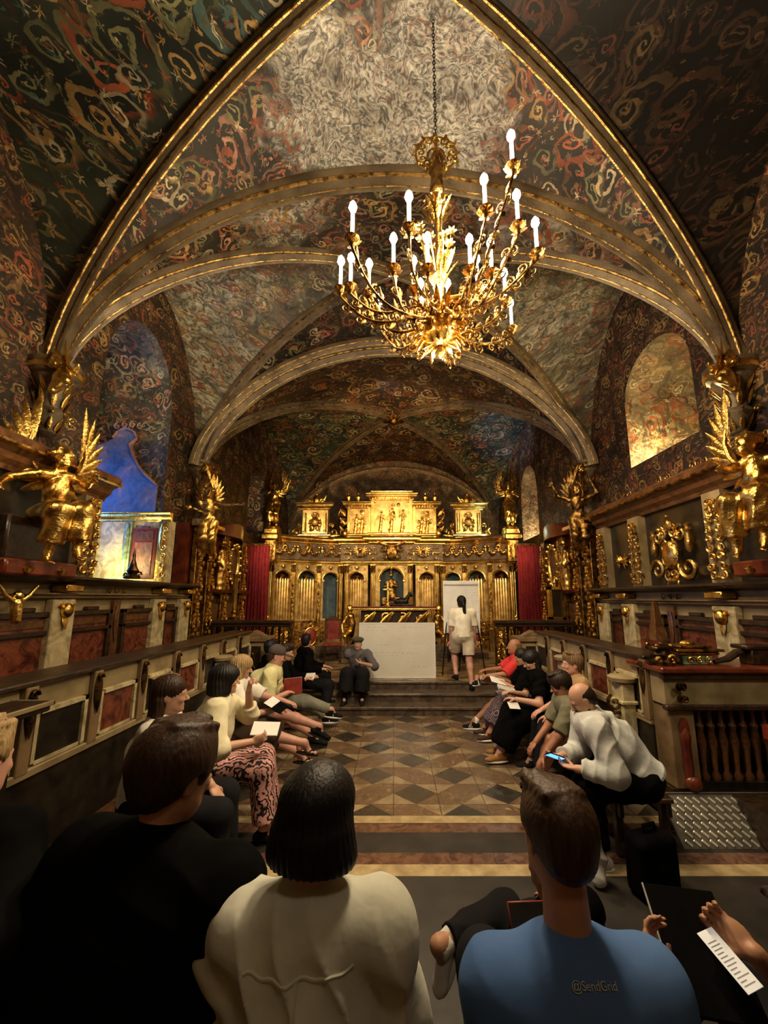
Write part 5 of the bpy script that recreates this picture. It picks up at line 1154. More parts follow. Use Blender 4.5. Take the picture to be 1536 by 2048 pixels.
    m = MB(); m.box((-.18, b0 + .05, .12), (.18, b0 + .10, .17)); m.obj('stretcher', 'dark_wood', bn, False)
    for j, yy in enumerate((4.45, 5.9)):
        e = thing('stall_end', 'carved stall end with cream pedestal, %s desk, %s of the two' % (side, ('nearer', 'farther')[j]), 'stall end', (sx * 2.52, yy, 0), 0)
        m = MB(); m.box((-.07, -.10, .46), (.07, .10, 1.16), .01); m.box((-.09, -.12, .95), (.09, .12, .99), .01); m.obj('pedestal', 'cream_marble', e, False); m = MB(); m.lathe([(.08, 1.16), (.14, 1.18), (.15, 1.22), (.12, 1.24)], n=14); m.obj('cap', 'olive_paint', e)
        m = MB()
        for q in range(3): spiral(m, (-sx * .12, -.04, .6 + .18 * q), .09, 1.3, q, 1, .018, ((1, 0, 0), (0, 0, 1)), 12)
        m.obj('scroll', 'bronze', e)
    # ---- sanctuary rail
    rl = thing('altar_rail', 'dark-topped balustrade with gilded piers %s of the steps' % side, 'balustrade', (sx * 3.15, 8.42, .45))
    m = MB(); m.box((-1.0, -.10, 1.08), (1.0, .10, 1.16), .02); m.box((-.98, -.06, 1.02), (.98, .06, 1.08), .01); m.obj('handrail', 'dark_wood', rl, False)
    m = MB(); m.box((-1.0, -.07, 0), (1.0, .07, .10), .01); m.obj('base_rail', 'dark_wood', rl, False)
    bl = MB(); bl.lathe([(.03, .10), (.03, .16), (.018, .2), (.035, .36), (.045, .5), (.022, .74), (.018, .86), (.03, .92), (.03, 1.02)], n=10); blm = bl.mesh('baluster', 'iron')
    for i in range(11): put('baluster', blm, rl, loc=(-.72 + .144 * i, 0, 0))
    for x in (-.9, .9): m = MB(); m.box((x - .09, -.08, .1), (x + .09, .08, 1.02), .01); q = m.obj('pier', 'gold_dark', rl, False); put('pier_carving', strip[.62], q, loc=(x, -.09, .2), scale=(.8, 1, 1.2))
    # ---- side retable between the stalls and the curtain
    rt = thing('side_retable', 'dark side altar wall with gilded oval frame and figures %s of the sanctuary' % side, 'retable', (sx * 4.0, 0, .45))
    m = MB(); m.box((0, 7.5, 0), (sx * .3, 10.1, 1.72)); m.obj('lower_body', 'dark_wood', rt, False); m = MB(); mol_y(m, 0, sx, 8.1, 10.15, 1.70, [(.05, 0), (.22, .04), (.25, .10), (.1, .12)]); m.obj('ledge', 'maroon_wood', rt, False)
    m = MB(); m.box((sx * .05, 7.5, 1.82), (sx * .3, 10.1, 3.1)); m.obj('upper_body', 'maroon_wood', rt, False)
    for i, y in enumerate((7.7, 8.2, 8.95, 10.0)):
        m = MB(); m.box((-sx * .10, y - .12, .1), (0, y + .12, 3.05), .01); q = m.obj('pier', 'gold_dark', rt, False)
        for kk in range(4): put('carved_strip', strip[.62], q, loc=(-sx * .11, y, .2 + .7 * kk), rot=(0, 0, R(-90) if sx > 0 else R(90)), scale=(1.2, 1, 1.05))
    m = MB(); mol_y(m, 0, sx, 7.5, 8.5, 3.05, [(.1, 0), (.22, .05), (.22, .12), (.1, .14)]); m.obj('upper_cornice', 'gold', rt, False)
    m = MB(); pts = [(-sx * .06, 9.48 + .26 * math.cos(a), 2.42 + .44 * math.sin(a)) for a in [2 * PI * k / 28 for k in range(29)]]; m.tube(pts, .05, 8)
    for kk in range(16): a = 2 * PI * kk / 16; m.ball((-sx * .10, 9.48 + .32 * math.cos(a), 2.42 + .50 * math.sin(a)), .06, 8, 6)
    m.obj('oval_frame', 'gold_bright', rt); m = MB(); m.ball((-sx * .02, 9.48, 2.42), (.03, .28, .42), 14, 10); m.obj('oval_painting', 'panel_picture', rt)
    m = MB()
    for kk, y in enumerate((8.8, 8.8)): pass
    s = S(); s.chain([(-sx * .14, 8.58, 1.84), (-sx * .16, 8.58, 2.3), (-sx * .14, 8.58, 2.62)], [.13, .12, .10], .05); s.ell((-sx * .17, 8.58, 2.84), .09, None, .02)
    for q in (-1, 1): s.chain([(-sx * .14, 8.58 + q * .1, 2.6), (-sx * .2, 8.58 + q * .22, 2.4), (-sx * .25, 8.58 + q * .12, 2.3)], [.05, .04, .03], .02)
    put('niche_figure', s.mesh('fig', 'gold', .014, disp=rip(.008, 60)), rt)
    m = MB(); m.box((-sx * .05, 9.1, .25), (0, 9.85, 1.5)); m.box((-sx * .05, 8.35, .25), (0, 8.8, 1.5)); m.obj('lower_panels', 'brown_wood', rt, False)
    n = 14; m = MB(); m.loft([[(-sx * .25 * math.sin(PI * i / n) - sx * .0, 8.4 + 1.7 * i / n, 3.05), (-sx * .25 * math.sin(PI * i / n), 8.4 + 1.7 * i / n, 3.14 + .25 * math.sin(PI * i / n)), (sx * .2, 8.4 + 1.7 * i / n, 3.18 + .25 * math.sin(PI * i / n)), (sx * .2, 8.4 + 1.7 * i / n, 3.05)] for i in range(n + 1)]); m.obj('curved_top', 'maroon_wood', rt)
    # column at the wall under the arch
    m = MB(); m.lathe([(.14, 3.4), (.16, 3.45), (.12, 3.5), (.115, 4.2), (.15, 4.26), (.13, 4.3)], (0, 0, 0), 16); c = m.obj('wall_shaft', 'rib_stone', None, loc=(sx * 4.12, 8.0, .0)); c['kind'] = 'structure'

# caryatid angels at the second arch
J2 = dict(P=(0, 0, .98), N=(.02, .10, 1.40), H=(.02, .16, 1.55), W={-1: (-.40, .2, 1.25), 1: (.62, .30, 1.36)}, A={-1: (-.08, -.1, .2), 1: (.08, -.05, .2)}, ep={1: (.3, 0, -1)}, nobase=True)
statue('angel_statue', 'gilded angel with outstretched arm leaning out from the left pier of the second arch', (-3.80, 7.75, 2.72), -160, .95, {**J2, 'W': {-1: (.0 - .62, .35, 1.30), 1: (.30, .1, 1.2)}}, wl=.62, wrot=(0, -25))
statue('angel_statue', 'dark gilded angel leaning out from the right pier of the second arch', (3.80, 7.75, 2.78), 160, .95, {**J2, 'W': {1: (.50, .35, 1.62), -1: (-.30, .1, 1.7)}, 'ep': {-1: (-1, 0, 0)}}, mt='gold_dark', wl=.62, wrot=(0, -25))
# seated angels above the stalls
SEAT = dict(P=(0, 0, .52), N=(.0, .05, .97), H=(.02, .10, 1.12), W={-1: (-.35, .40, .75), 1: (.40, .25, .98)}, A={-1: (-.10, .42, .10), 1: (.12, .36, .06)}, kp={-1: (0, 1, .8), 1: (0, 1, .8)}, skirt=False, nobase=True)
statue('angel_statue', 'large seated gilded angel with raised wings above the left stalls', (-3.72, 4.12, 2.46), -120, 1.02, {**SEAT, 'W': {-1: (-.10, .55, .82), 1: (.50, .15, .70)}, 'hd': (20, 0, 0), 'ep': {-1: (-.6, 0, -1), 1: (.7, -.3, -.3)}}, wl=.72, wrot=(0, -5), h=.012)
statue('angel_statue', 'seated gilded angel above the right stalls at the edge of the frame', (3.72, 3.78, 2.50), 120, 1.02, {**SEAT, 'W': {1: (.10, .55, .82), -1: (-.50, .15, .70)}, 'hd': (-20, 0, 0)}, wl=.72, wrot=(0, -5), h=.012)
for sx, y, l in ((-1, 4.05, 'left'), (1, 3.75, 'right')):
    o = thing('statue_plinth', 'maroon wooden plinth under the seated angel of the %s stalls' % l, 'plinth', (sx * 3.88, y, 2.30)); m = MB(); m.box((-.22, -.42, 0), (.22, .42, .16), .02); m.obj('plinth_block', 'maroon_wood', o); m = MB(); m.box((-.16 + .1 * sx, -.30, .16), (.16 + .1 * sx, .22, .62), .02); m.obj('seat_block', 'dark_wood', o)
    m = MB()
    for q in (-1, 1): m.lathe([(.0, 0), (.03, .01), (.05, .05), (.0, .10)], (-sx * .23, q * .2, .02), 8)
    for q in (-1, 1): pass
    m.obj('gilded_studs', 'gold', o)
# cherub clusters on the corbels
for sx, y, z, l in ((-1, 4.28, 4.90, 'near left'), (1, 4.28, 4.92, 'near right'), (-1, 7.95, 4.82, 'far left'), (1, 7.95, 4.82, 'far right')):
    o = thing('corbel_cherub', 'gilded winged cherub clinging to the %s arch corbel' % l, 'cherub', (sx * 3.98, y, z - .16), 0); me = cherub_mb(1.25).mesh('cherub', 'gold_bright' if 'near left' in l else 'gold'); put('head_and_wings', me, o, loc=(0, -.05, .12), rot=(R(15), 0, R(-60) * sx * -1 if False else R(35) * (-sx) * -1))
    s = S(); s.chain([(0, 0, .06), (-sx * .05, -.06, -.08), (sx * .02, -.10, -.26)], [.07, .09, .05], .04); s.chain([(-sx * .04, -.02, .05), (-sx * .16, -.05, .0), (-sx * .22, -.08, .08)], [.04, .035, .02], .02); s.chain([(0, -.02, -.05), (-sx * .12, -.1, -.14), (-sx * .05, -.14, -.24)], [.06, .045, .02], .02)
    put('body', s.mesh('b', 'gold_bright' if 'near left' in l else 'gold', .01, disp=rip(.008, 60)), o)
# lit cabinet in the left window bay
lc = thing('painted_cabinet', 'pale marbled cabinet with pilasters and painted figure, brightly lit in the left window bay', 'cabinet', (-4.35, 6.86, 2.34))
m = MB(); m.box((-1.7, .0, 0), (.30, .18, 1.12)); m.obj('body', 'cream_marble', lc, False)
m = MB(); molding(m, -1.7, .34, 0, 1.10, [(d * .6, h * .7) for d, h in CORN]); m.obj('cornice', 'gold_bright', lc, False)
for x in (-1.05, -.42, .20): 
    m = MB(); m.box((x - .07, -.05, 0), (x + .07, 0, 1.10)); m.leaf((x, -.06, 1.05), (x, -.07, .6), .05); m.lathe([(.09, .0), (.10, .05), (.05, .12), (.06, .16), (.035, .3), (.05, .75), (.03, .8)], (x, -.04, 0), 10) if x < .1 else None; m.obj('pilaster', 'green_marble' if x < 0 else 'gold_bright', lc)
m = MB(); m.box((-.33, -.03, .08), (.10, 0, .98)); fr = m.obj('door_frame', 'maroon_wood', lc, False); m = MB(); m.box((-.27, -.04, .14), (.04, -.02, .72)); m.obj('painted_panel', 'panel_picture', fr, False); m = MB(); m.box((-.27, -.04, .76), (.04, -.02, .93)); m.box((-.18, -.04, .98), (-.05, 0, 1.02)); m.obj('scroll_panel', 'brown_wood', fr, False)
m = MB()
for k in range(6): spiral(m, (.26, -.06, .15 + .16 * k), .06, 1.3, k, 1 if k % 2 else -1, .014, n=12)
m.obj('gilded_scroll_edge', 'gold_bright', lc)
# sky mural in a curling pink border, blue window light put into its colour
mu = thing('mural', 'blue-lit sky mural with pink scrolled border on the left window reveal', 'mural', (-5.22, 7.03, 3.52)); mu.scale = (1.06, 1, 1.18)
out = [(-.80, 0), (.72, 0), (.72, .55)] + [(.72 - .10 * math.sin(i * .8) - .14 * i, .55 + .17 * i) for i in range(1, 5)] + [(.05 + .22 * math.cos(a), 1.30 + .22 * math.sin(a)) for a in (.2, .8, 1.57, 2.3, 2.9)] + [(-.35, 1.25), (-.80, 1.15)]
m = MB(); m.prism(out[::-1], -.01, .01); m.obj('lit_sky_panel', 'mural_sky_lit', mu, False)
m = MB(); m.tube([(x, -.018, z) for x, z in out[2:-2]], [.05 + .02 * math.sin(i * 2.1) for i in range(len(out[2:-2]))], 8, .3)
for k in range(4): spiral(m, (-.12 + .14 * k, -.02, 1.60 - .03 * abs(k - 1.5)), .06, 1.3, PI / 2, 1, .016, n=14)
m.obj('scrolled_border', 'pink_paint', mu); m = MB(); m.box((-.9, -.05, -.22), (.80, .01, -.03), .01); m.obj('painted_sill', 'blue_ground', mu, False)
# finials on the ledges
def finial(label, loc, mt, h_=.42):
    o = thing('finial', label, 'finial', loc); m = MB(); m.lathe([(.10, 0), (.11, .03), (.05, .07), (.08, .12), (.05, .18), (.02, .30), (.025, .34), (.0, h_)], n=10); m.obj('spire', mt, o)
    m = MB(); 
    for q in (-1, 1): spiral(m, (q * .09, 0, .06), .05, 1.2, 0, q, .014, n=10)
    m.obj('scrolls', mt, o)
finial('dark pointed finial on the ledge before the lit cabinet', (-3.80, 5.62, 2.35), 'bronze', .46)
o = thing('putto_figure', 'bright gilded figure with raised arms on the near left ledge', 'figure', (-3.72, 3.86, 2.02)); s = S(); s.chain([(0, 0, 0), (.02, 0, -.16)], [.05, .04], .02); s.ell((0, 0, .08), .045, None, .01)
for q in (-1, 1): s.chain([(0, q * .03, .02), (0, q * .12, .08), (0, q * .2, .18)], [.025, .02, .015], .01)
put('body', s.mesh('b', 'gold_bright', .009), o)
# tall gilt candle and framed reliquary above the rails
o = thing('gilt_candlestick', 'tall golden candlestick standing in front of the left side altar', 'candlestick', (-3.62, 8.9, 1.62)); m = MB(); m.lathe([(.12, 0), (.13, .03), (.05, .08), (.07, .14), (.03, .2), (.055, .22)], n=12); m.obj('foot', 'gold', o); m = MB(); m.lathe([(.052, .2), (.058, .95), (.07, .97), (.07, 1.0), (.0, 1.0)], n=12); m.obj('shaft', 'gold_bright', o)
m = MB(); m.box((-.10, -.10, -1.17), (.10, .10, 0), .01); m.obj('plinth', 'dark_wood', o)
o = thing('reliquary_case', 'glass-fronted reliquary in golden frame before the right side altar', 'reliquary', (3.66, 8.75, 1.60)); m = MB(); m.box((-.17, -.02, 0), (-.11, .12, .72)); m.box((.11, -.02, 0), (.17, .12, .72)); m.box((-.17, -.02, .66), (.17, .12, .72)); m.box((-.17, -.02, 0), (.17, .12, .06)); m.obj('gilded_frame', 'gold_bright', o, False); m = MB(); m.box((-.11, .02, .06), (.11, .1, .66)); m.obj('dark_glass', 'black_panel', o, False); m = MB(); m.lathe([(.06, .72), (.03, .76), (.05, .82), (.02, .88), (.0, .98)], (0, .05, 0), 10); m.obj('finial', 'gold', o); m = MB(); m.box((-.12, -.04, -1.15), (.12, .12, 0), .01); m.obj('plinth', 'dark_wood', o)

# ================================================================ NEAR RIGHT DESK AND RAMP
d = thing('organ_desk', 'large dark desk with balusters and cream frieze at the near right', 'desk', (2.62, 3.92, .0))
m = MB(); m.box((-.06, -.08, 1.36), (1.66, .5, 1.42), .015); m.obj('desk_top', 'maroon_wood', d, False)
m = MB(); m.box((.0, .0, 1.06), (1.66, .4, 1.36)); m.obj('frieze_board', 'olive_paint', d, False); m = MB(); m.box((-.03, -.05, 1.02), (1.66, .02, 1.07), .01); m.box((-.03, -.04, 1.30), (1.66, .02, 1.36), .01); m.obj('mouldings', 'dark_wood', d, False)
m = MB(); m.box((0.02, .0, .32), (.26, .35, 1.04), .01); c = m.obj('corner_pier', 'brown_paint', d, False); m = MB(); m.leaf((.14, -.01, .95), (.14, -.02, .72), .06); m.lathe([(.03, .42), (.045, .5), (.04, .7), (.05, .8), (.02, .86)], (.14, -.01, 0), 8); m.ball((.16, -.03, .38), (.08, .05, .07)); m.obj('applied_baluster', 'maroon_wood', c); m = MB(); foliage(m, .2, .22, 2, 4, .016, .03); m.obj('carved_bracket', 'bronze', c, loc=(.12, -.03, 1.08))
m = MB(); m.box((.26, .22, .32), (1.66, .26, 1.04)); m.box((.26, 0, .32), (1.66, .1, .38)); m.obj('recess', 'black_panel', d, False)
bl = MB(); bl.lathe([(.035, .38), (.04, .42), (.02, .46), (.03, .62), (.042, .72), (.025, .82), (.038, .86), (.02, .90), (.02, .98), (.035, 1.04)], n=10); blm = bl.mesh('baluster', 'brown_wood')
for i in range(9): put('baluster', blm, d, loc=(.34 + .105 * i, .06, 0))
m = MB(); m.box((-.02, .0, .0), (1.66, .5, .32)); m.obj('plinth', 'dark_wood', d, False)
o = thing('obelisk', 'slender gilt-edged obelisk on scrolled feet at the corner of the near right desk', 'obelisk', (2.68, 4.02, 1.42)); m = MB(); m.loft([[(x * .06, y * .06, .24) for x, y in ((-1, -1), (1, -1), (1, 1), (-1, 1))], [(x * .014, y * .014, .62) for x, y in ((-1, -1), (1, -1), (1, 1), (-1, 1))]]); m.obj('shaft', 'brown_wood', o, False)
m = MB(); 
for x, y in ((-1, -1), (1, -1), (1, 1), (-1, 1)): m.tube([(x * .06, y * .06, .24), (x * .014, y * .014, .62)], .005, 5); m.ball((x * .07, y * .07, .19), .022, 8, 6)
m.obj('gilt_edges', 'gold_dark', o); m = MB(); m.box((-.09, -.09, .14), (.09, .09, .18), .01); m.lathe([(.12, 0), (.12, .03), (.07, .06), (.09, .1), (.08, .14)], n=12); m.obj('base', 'bronze', o)
for i in range(2): 
    m = MB(); spiral(m, ((-.06, .06)[i], -.08, .05), .06, 1.3, 0, (-1, 1)[i], .02, n=12); m.obj('scroll_foot', 'gold_dark', o)
o = thing('green_casket', 'green and gilt stepped casket on the near right desk', 'casket', (3.00, 4.10, 1.42)); m = MB(); m.box((-.12, -.12, 0), (.18, .12, .10), .01); m.obj('body', 'green_marble', o, False); m = MB(); m.box((-.20, -.16, .13), (.28, .16, .155), .008); m.box((-.16, -.14, .10), (.24, .14, .125), .008); m.box((-.13, -.11, .16), (.20, .11, .185), .01); m.obj('stepped_lid', 'gold_dark', o, False)
m = MB()
for k in range(3): spiral(m, (-.05 + .09 * k, -.13, .05), .035, 1.2, k, 1, .009, n=10)
m.ball((.03, 0, .2), (.08, .05, .03)); m.obj('ornament', 'gold', o)
o = thing('scroll_bracket', 'dark scrolled wooden bracket lying beside the green casket', 'bracket', (3.48, 4.05, 1.42)); m = MB(); m.tube([(-.24, 0, .02), (-.1, 0, .05), (.0, 0, .11), (.12, 0, .14)], [.02, .035, .04, .03], 8); m.box((.02, -.1, .15), (.34, .1, .19), .01); m.box((.08, -.08, 0), (.28, .08, .15), .01); m.obj('scroll', 'dark_wood', o)
o = thing('red_armrest', 'dark red leather armrest jutting before the near right desk', 'armrest', (3.42, 3.72, .0)); m = MB(); m.box((0, -.10, .78), (.75, .12, .92), .02); m.obj('padded_arm', 'leather_red', o); m = MB(); m.box((.02, -.08, .0), (.10, .10, .78), .01); m.obj('support', 'maroon_wood', o)
# tread-plate ramp
o = thing('metal_ramp', 'steel tread-plate ramp with raised bars at the near right', 'ramp', (2.44, 3.62, .0)); m = MB(); T = Matrix.Rotation(math.atan2(.31, .26), 4, 'X'); m.M = T; L = math.hypot(.31, .26); m.box((0, 0, -.006), (1.7, L, 0)); m.box((-.006, 0, -.01), (.0, L, .012)); m.box((0, L - .006, -.01), (1.7, L + .004, .012))
m.k = 1
for j in range(6):
    for i in range(24):
        x = .06 + i * .07 + (.035 if j % 2 else 0); y = .035 + j * .062
        q = Matrix.Translation((x, y, 0)) @ Matrix.Rotation(R(-48), 4, 'Z'); m.M = T @ q; m.box((-.030, -.012, -.001), (.030, .012, .010), .004)
m.obj('tread_plate', ['tread_base', 'tread_bar'], o, False)
m = MB(); m.box((0, .265, 0), (1.7, .30, .30)); m.box((.1, .02, 0), (.14, .24, .02)); m.obj('support', 'dark_wood', o, False)

# ================================================================ BOARDS, CHAIRS
o = thing('whiteboard', 'wide white board with faint writing standing on the top step', 'whiteboard', (.075, 8.30, .452)); o.rotation_euler = (R(-3), 0, 0)
m = MB(); m.box((-.79, 0, 0), (.79, .025, 1.10)); m.obj('panel', 'board_white', o, False); m = MB(); m.box((-.80, -.008, 1.09), (.80, .03, 1.11)); m.box((-.80, -.008, -.0), (.80, .03, .015)); m.box((-.80, -.008, 0), (-.785, .03, 1.11)); m.box((.785, -.008, 0), (.80, .03, 1.11)); m.obj('frame', 'paper_white', o, False)
def scribble(m, x, z, w_, h_, seed, y=-.002, r=.0022):
    rd = random.Random(seed); px = x
    while px < x + w_:
        ww = rd.uniform(.04, .12); pts = []
        for i in range(int(ww / .012)): pts.append((px + i * .012, y, z + h_ * rd.uniform(-.5, .5)))
        if len(pts) > 2: m.tube(pts, r, 4)
        px += ww + .03
m = MB()
for k, (x, z, w_) in enumerate(((-.65, 1.02, .35), (.05, 1.02, .6), (-.7, .95, .5), (.0, .78, .1), (-.55, .66, .4), (.35, .68, .3), (-.5, .50, .8), (-.45, .44, .5), (.1, .48, .3), (.2, .32, .15), (.3, .22, .25))): scribble(m, x, z, w_, .020, k, r=.0024)
m.obj('faint_writing', 'ink', o)
e = thing('flip_chart', 'flip chart on dark easel with a white written pad, behind the standing person', 'easel', (1.50, 8.68, .452)); m = MB(); m.box((-.40, -.02, .86), (.40, 0, 2.00)); m.obj('backing_board', 'paper_white', e, False)
m = MB(); m.box((-.37, -.03, .90), (.37, -.021, 1.93)); m.box((-.39, -.04, 1.92), (.39, -.015, 1.98)); m.obj('paper_pad', 'paper_white', e, False); m = MB(); m.box((-.37, -.042, 1.90), (.37, -.041, 1.925)); scribble(m, -.30, 1.76, .2, .03, 3, -.033, .0016)
for k in range(9): scribble(m, .08 + .02 * (k % 3), 1.80 - .06 * k, .22, .025, k + 30, -.033, .0016)
m.obj('handwriting', 'ink', e)
for x0, x1, y1 in ((-.30, -.46, -.12), (.30, .46, -.12), (0, 0, .45)): m = MB(); m.tube([(x0, .01, 1.4 if y1 < 0 else 1.3), (x1, y1, 0)], .014, 8); m.obj('easel_leg', 'iron', e)
m = MB(); m.box((-.36, -.07, .84), (.36, 0, .87)); m.obj('tray', 'iron', e, False)
def red_chair(label, loc, rz):
    c = thing('upholstered_chair', label, 'chair', loc, R(rz), 'red upholstered chairs beside the altar'); m = MB(); m.box((-.24, -.22, .40), (.24, .22, .48), .02); m.obj('seat', 'leather_red', c)
    m = MB(); m.box((-.16, .19, .55), (.16, .23, 1.02), .01); m.obj('back_pad', 'leather_red', c); m = MB()
    for x in (-1, 1): m.box((x * .20 - .02, .18, .45), (x * .20 + .02, .24, 1.08), .005); m.box((x * .165 - .006, .17, .54), (x * .165 + .006, .185, 1.03))
    m.box((-.22, .18, 1.03), (.22, .24, 1.08), .005); m.prism([(-.16, 1.08), (.16, 1.08), (.08, 1.13), (0, 1.16), (-.08, 1.13)], .19, .23); m.obj('back_frame', 'brown_wood', c, False)
    for x in (-.2, .2):
        for y in (-.18, .2): m = MB(); m.box((x - .02, y - .02, 0), (x + .02, y + .02, .42), .004); m.obj('leg', 'dark_wood', c, False)
red_chair('carved chair with red seat and back left of the altar table', (-1.58, 10.35, .45), 8); red_chair('carved chair with red seat right of the altar table, mostly behind the flip chart', (1.62, 10.35, .45), -8)
# front bench under the near row
b = thing('bench', 'front bench on the dais carrying the near row of people', 'bench', (0, 1.02, .32)); m = MB(); m.box((-1.6, -.22, .38), (1.6, .22, .42), .01); m.obj('seat', 'dark_wood', b, False)
for x in (-1.4, 0, 1.4): m = MB(); m.box((x - .03, -.2, .0), (x + .03, .2, .38)); m.obj('leg', 'dark_wood', b, False)
o = thing('book_ledge', 'dark projecting book ledge with pale edge at the near end of the left desk', 'ledge', (-2.50, 2.0, 0)); m = MB(); m.box((-.06, -1.0, 1.34), (.22, .72, 1.40), .01); m.obj('ledge_board', 'dark_wood', o, False); m = MB(); m.box((.215, -1.0, 1.375), (.235, .73, 1.405), .004); m.box((-.06, .715, 1.375), (.235, .735, 1.405), .004); m.obj('pale_edge', 'olive_paint', o, False); m = MB(); m.box((-.06, -.95, .0), (.10, .62, 1.34), .01); m.obj('support_board', 'black_panel', o, False)
# ================================================================ PEOPLE
def WL(loc, fdeg, sc, p):
    a = R(fdeg); x, y = p[0] - loc[0], p[1] - loc[1]
    return V3((x * math.cos(a) + y * math.sin(a)) / sc, (-x * math.sin(a) + y * math.cos(a)) / sc, (p[2] - loc[2]) / sc)
def PP(name, label, loc, fdeg, sc=1.0, hw=None, fw=None, **kw):
    if hw: kw['hands'] = {i: WL(loc, fdeg, sc, p) for i, p in hw.items()}
    if fw: kw['feet'] = {i: WL(loc, fdeg, sc, p) for i, p in fw.items()}
    return person(name, label, loc, R(fdeg), sc=sc, **kw)
def page_block(name, label, cat, c, ux, uy, w_, h_, t_, mats, cover=None, group=None):
    """flat thing with its own axes: ux along the width, uy along the height"""
    ux, uy = Vector(unit(ux)), Vector(unit(uy)); uz = ux.cross(uy).normalized(); uy = uz.cross(ux)
    o = thing(name, label, cat, c, 0, group); mt = Matrix((ux, uy, uz)).transposed().to_4x4(); o.matrix_world = Matrix.Translation(c) @ mt
    m = MB(); m.box((-w_ / 2, -h_ / 2, -t_ / 2), (w_ / 2, h_ / 2, t_ / 2), min(t_ * .3, .003)); return o, m

# ---- left row, near to far (they face the aisle)
r, J = PP('person', 'woman with long brown hair and white top, nearest of those seated on the left', (-1.80, 3.06, 0), -75, 1.17,
   hw={-1: (-1.35, 3.16, .66), 1: (-1.4, 2.96, .62)}, fw={-1: (-1.25, 3.26, .09), 1: (-1.25, 2.96, .09)}, hd=(8, -4, 0), top=('white_cloth', 1.1, .006, {}), bottom=('dark_trousers', 1.95, .01, {}),
   hair_=('long', 'hair_chestnut', {'len': .42}), shoes=('black_shoe', {}), h=.009)
r, J = PP('person', 'woman with dark bob, cream blouse and pink zebra trousers, resting her chin on her hand', (-1.72, 3.78, 0), -72, 1.14, lean=(0, .08, -.0),
   hw={-1: (-1.37, 3.84, 1.19), 1: (-1.24, 3.60, .84)}, fw={-1: (-1.18, 4.1, .09), 1: (-1.12, 3.70, .11)}, hd=(2, -4, 0), elbows={-1: (-.3, .6, -1), 1: (.8, -.2, -.8)},
   top=('cream_cloth', {-1: 1.45, 1: 1.35}, .022, {'amp': .008, 'hem': .05}), bottom=('zebra_pink', 1.9, .016, {'amp': .004, 'flare': 1.5}), hair_=('bob', 'hair_black', {'vol': .012}), shoes=('black_shoe', {}), h=.008,
   hnd={-1: ((.3, .1, 1), (-.2, .6, 0), 1.2), 1: ((-.2, .9, .2), (-.9, 0, .2), .8)})
r, J = PP('person', 'blond person in white shirt and brown skirt with crossed legs and thong sandals', (-1.98, 4.74, 0), -80, 1.12, lean=(0, .12, -.02),
   hw={-1: (-1.33, 4.95, .84), 1: (-1.40, 4.70, .80)}, fw={-1: (-.90, 5.10, .12), 1: (-.80, 4.78, .40)}, hd=(14, -14, 0), top=('white_cloth', 1.0, .022, {'amp': .008}), bottom=('brown_skirt', .99, .05, {'skirt': .30, 'name': 'skirt', 'amp': .006}),
   hair_=('bob', 'hair_blond', {'vol': .004, 'a': .006}), shoes=('black_shoe', {'sandal': 1}), extra={'foot': {1: (-.1, 1, -.25), -1: (.1, 1, -.1)}}, h=.0085, skin_='skin_pink', male=True)
r, J = PP('person', 'person in grey peaked cap, pale yellow shirt and grey shorts, with crossed bare legs', (-1.98, 5.55, 0), -80, 1.16, lean=(0, .26, -.05),
   hw={-1: (-1.45, 5.72, .86), 1: (-1.42, 5.45, .82)}, fw={-1: (-1.00, 5.85, .10), 1: (-.98, 5.50, .38)}, hd=(4, -16, 0), top=('yellow_shirt', 1.0, .02, {'amp': .007, 'collar': 1}), bottom=('grey_shorts', .72, .03, {'name': 'shorts'}),
   hair_=('stubble', 'hair_brown', {}), shoes=('black_shoe', {}), extra={'foot': {1: (-.1, 1, -.45), -1: (.1, 1, -.1)}}, skin_='skin_pink', male=True)
def cap(J, root, mat, kind='cap'):
    s = S(); H, rm = J['H'], J['rm']; T = lambda x, y, z: H + rm @ V3(x, y, z)
    if kind == 'cap':
        s.ell(T(0, -.012, .05), (.092, .108, .090), rm, .02); s.ell(T(0, .03, -.055), (.3, .3, .09), rm, .004, True); q = s.mesh('cap', mat, .007); o = put('peaked_cap', q, root)
        m = S(); m.ell(T(0, .125, .040), (.066, .075, .009), rm, .01); put('peak', m.mesh('peak', mat, .007), o)
    else:
        s.ell(T(0, -.01, .085), (.118, .118, .050), rm, .02); s.ell(T(0, -.012, .06), (.093, .108, .055), rm, .02); put('beret', s.mesh('beret', mat, .007), root)
cap(J, r, 'grey_cap')
r, J = PP('person', 'person in dark jacket, grey jeans and black trainers, legs crossed beyond the yellow shirt', (-1.86, 6.35, 0), -82, 1.06, lean=(0, .10, 0),
   hw={-1: (-1.35, 6.45, .84), 1: (-1.36, 6.22, .84)}, fw={-1: (-.92, 6.75, .10), 1: (-.86, 6.30, .36)}, hd=(0, -12, 0), top=('black_cloth', 1.9, .02, {'name': 'jacket'}), bottom=('grey_jeans', 1.92, .014, {}),
   hair_=('short', 'hair_dark', {}), shoes=('black_shoe', {'sole': 'paper_white', 'stripe': 1}), extra={'foot': {1: (-.1, 1, -.15)}}, male=True)
r, J = PP('person', 'person with black hair looking towards the altar, behind the grey peaked cap', (-2.22, 6.95, 0), -62, 1.04, hd=(24, 0, 0), top=('black_cloth', 1.9, .01, {}), bottom=('dark_trousers', 1.9, .01, {}), hair_=('short', 'hair_black', {'vol': .012}), shoes=('black_shoe', {}), h=.011, fw={-1: (-1.75, 7.15, .09), 1: (-1.75, 6.85, .09)}, hw={-1: (-1.85, 7.1, .66), 1: (-1.85, 6.85, .66)})
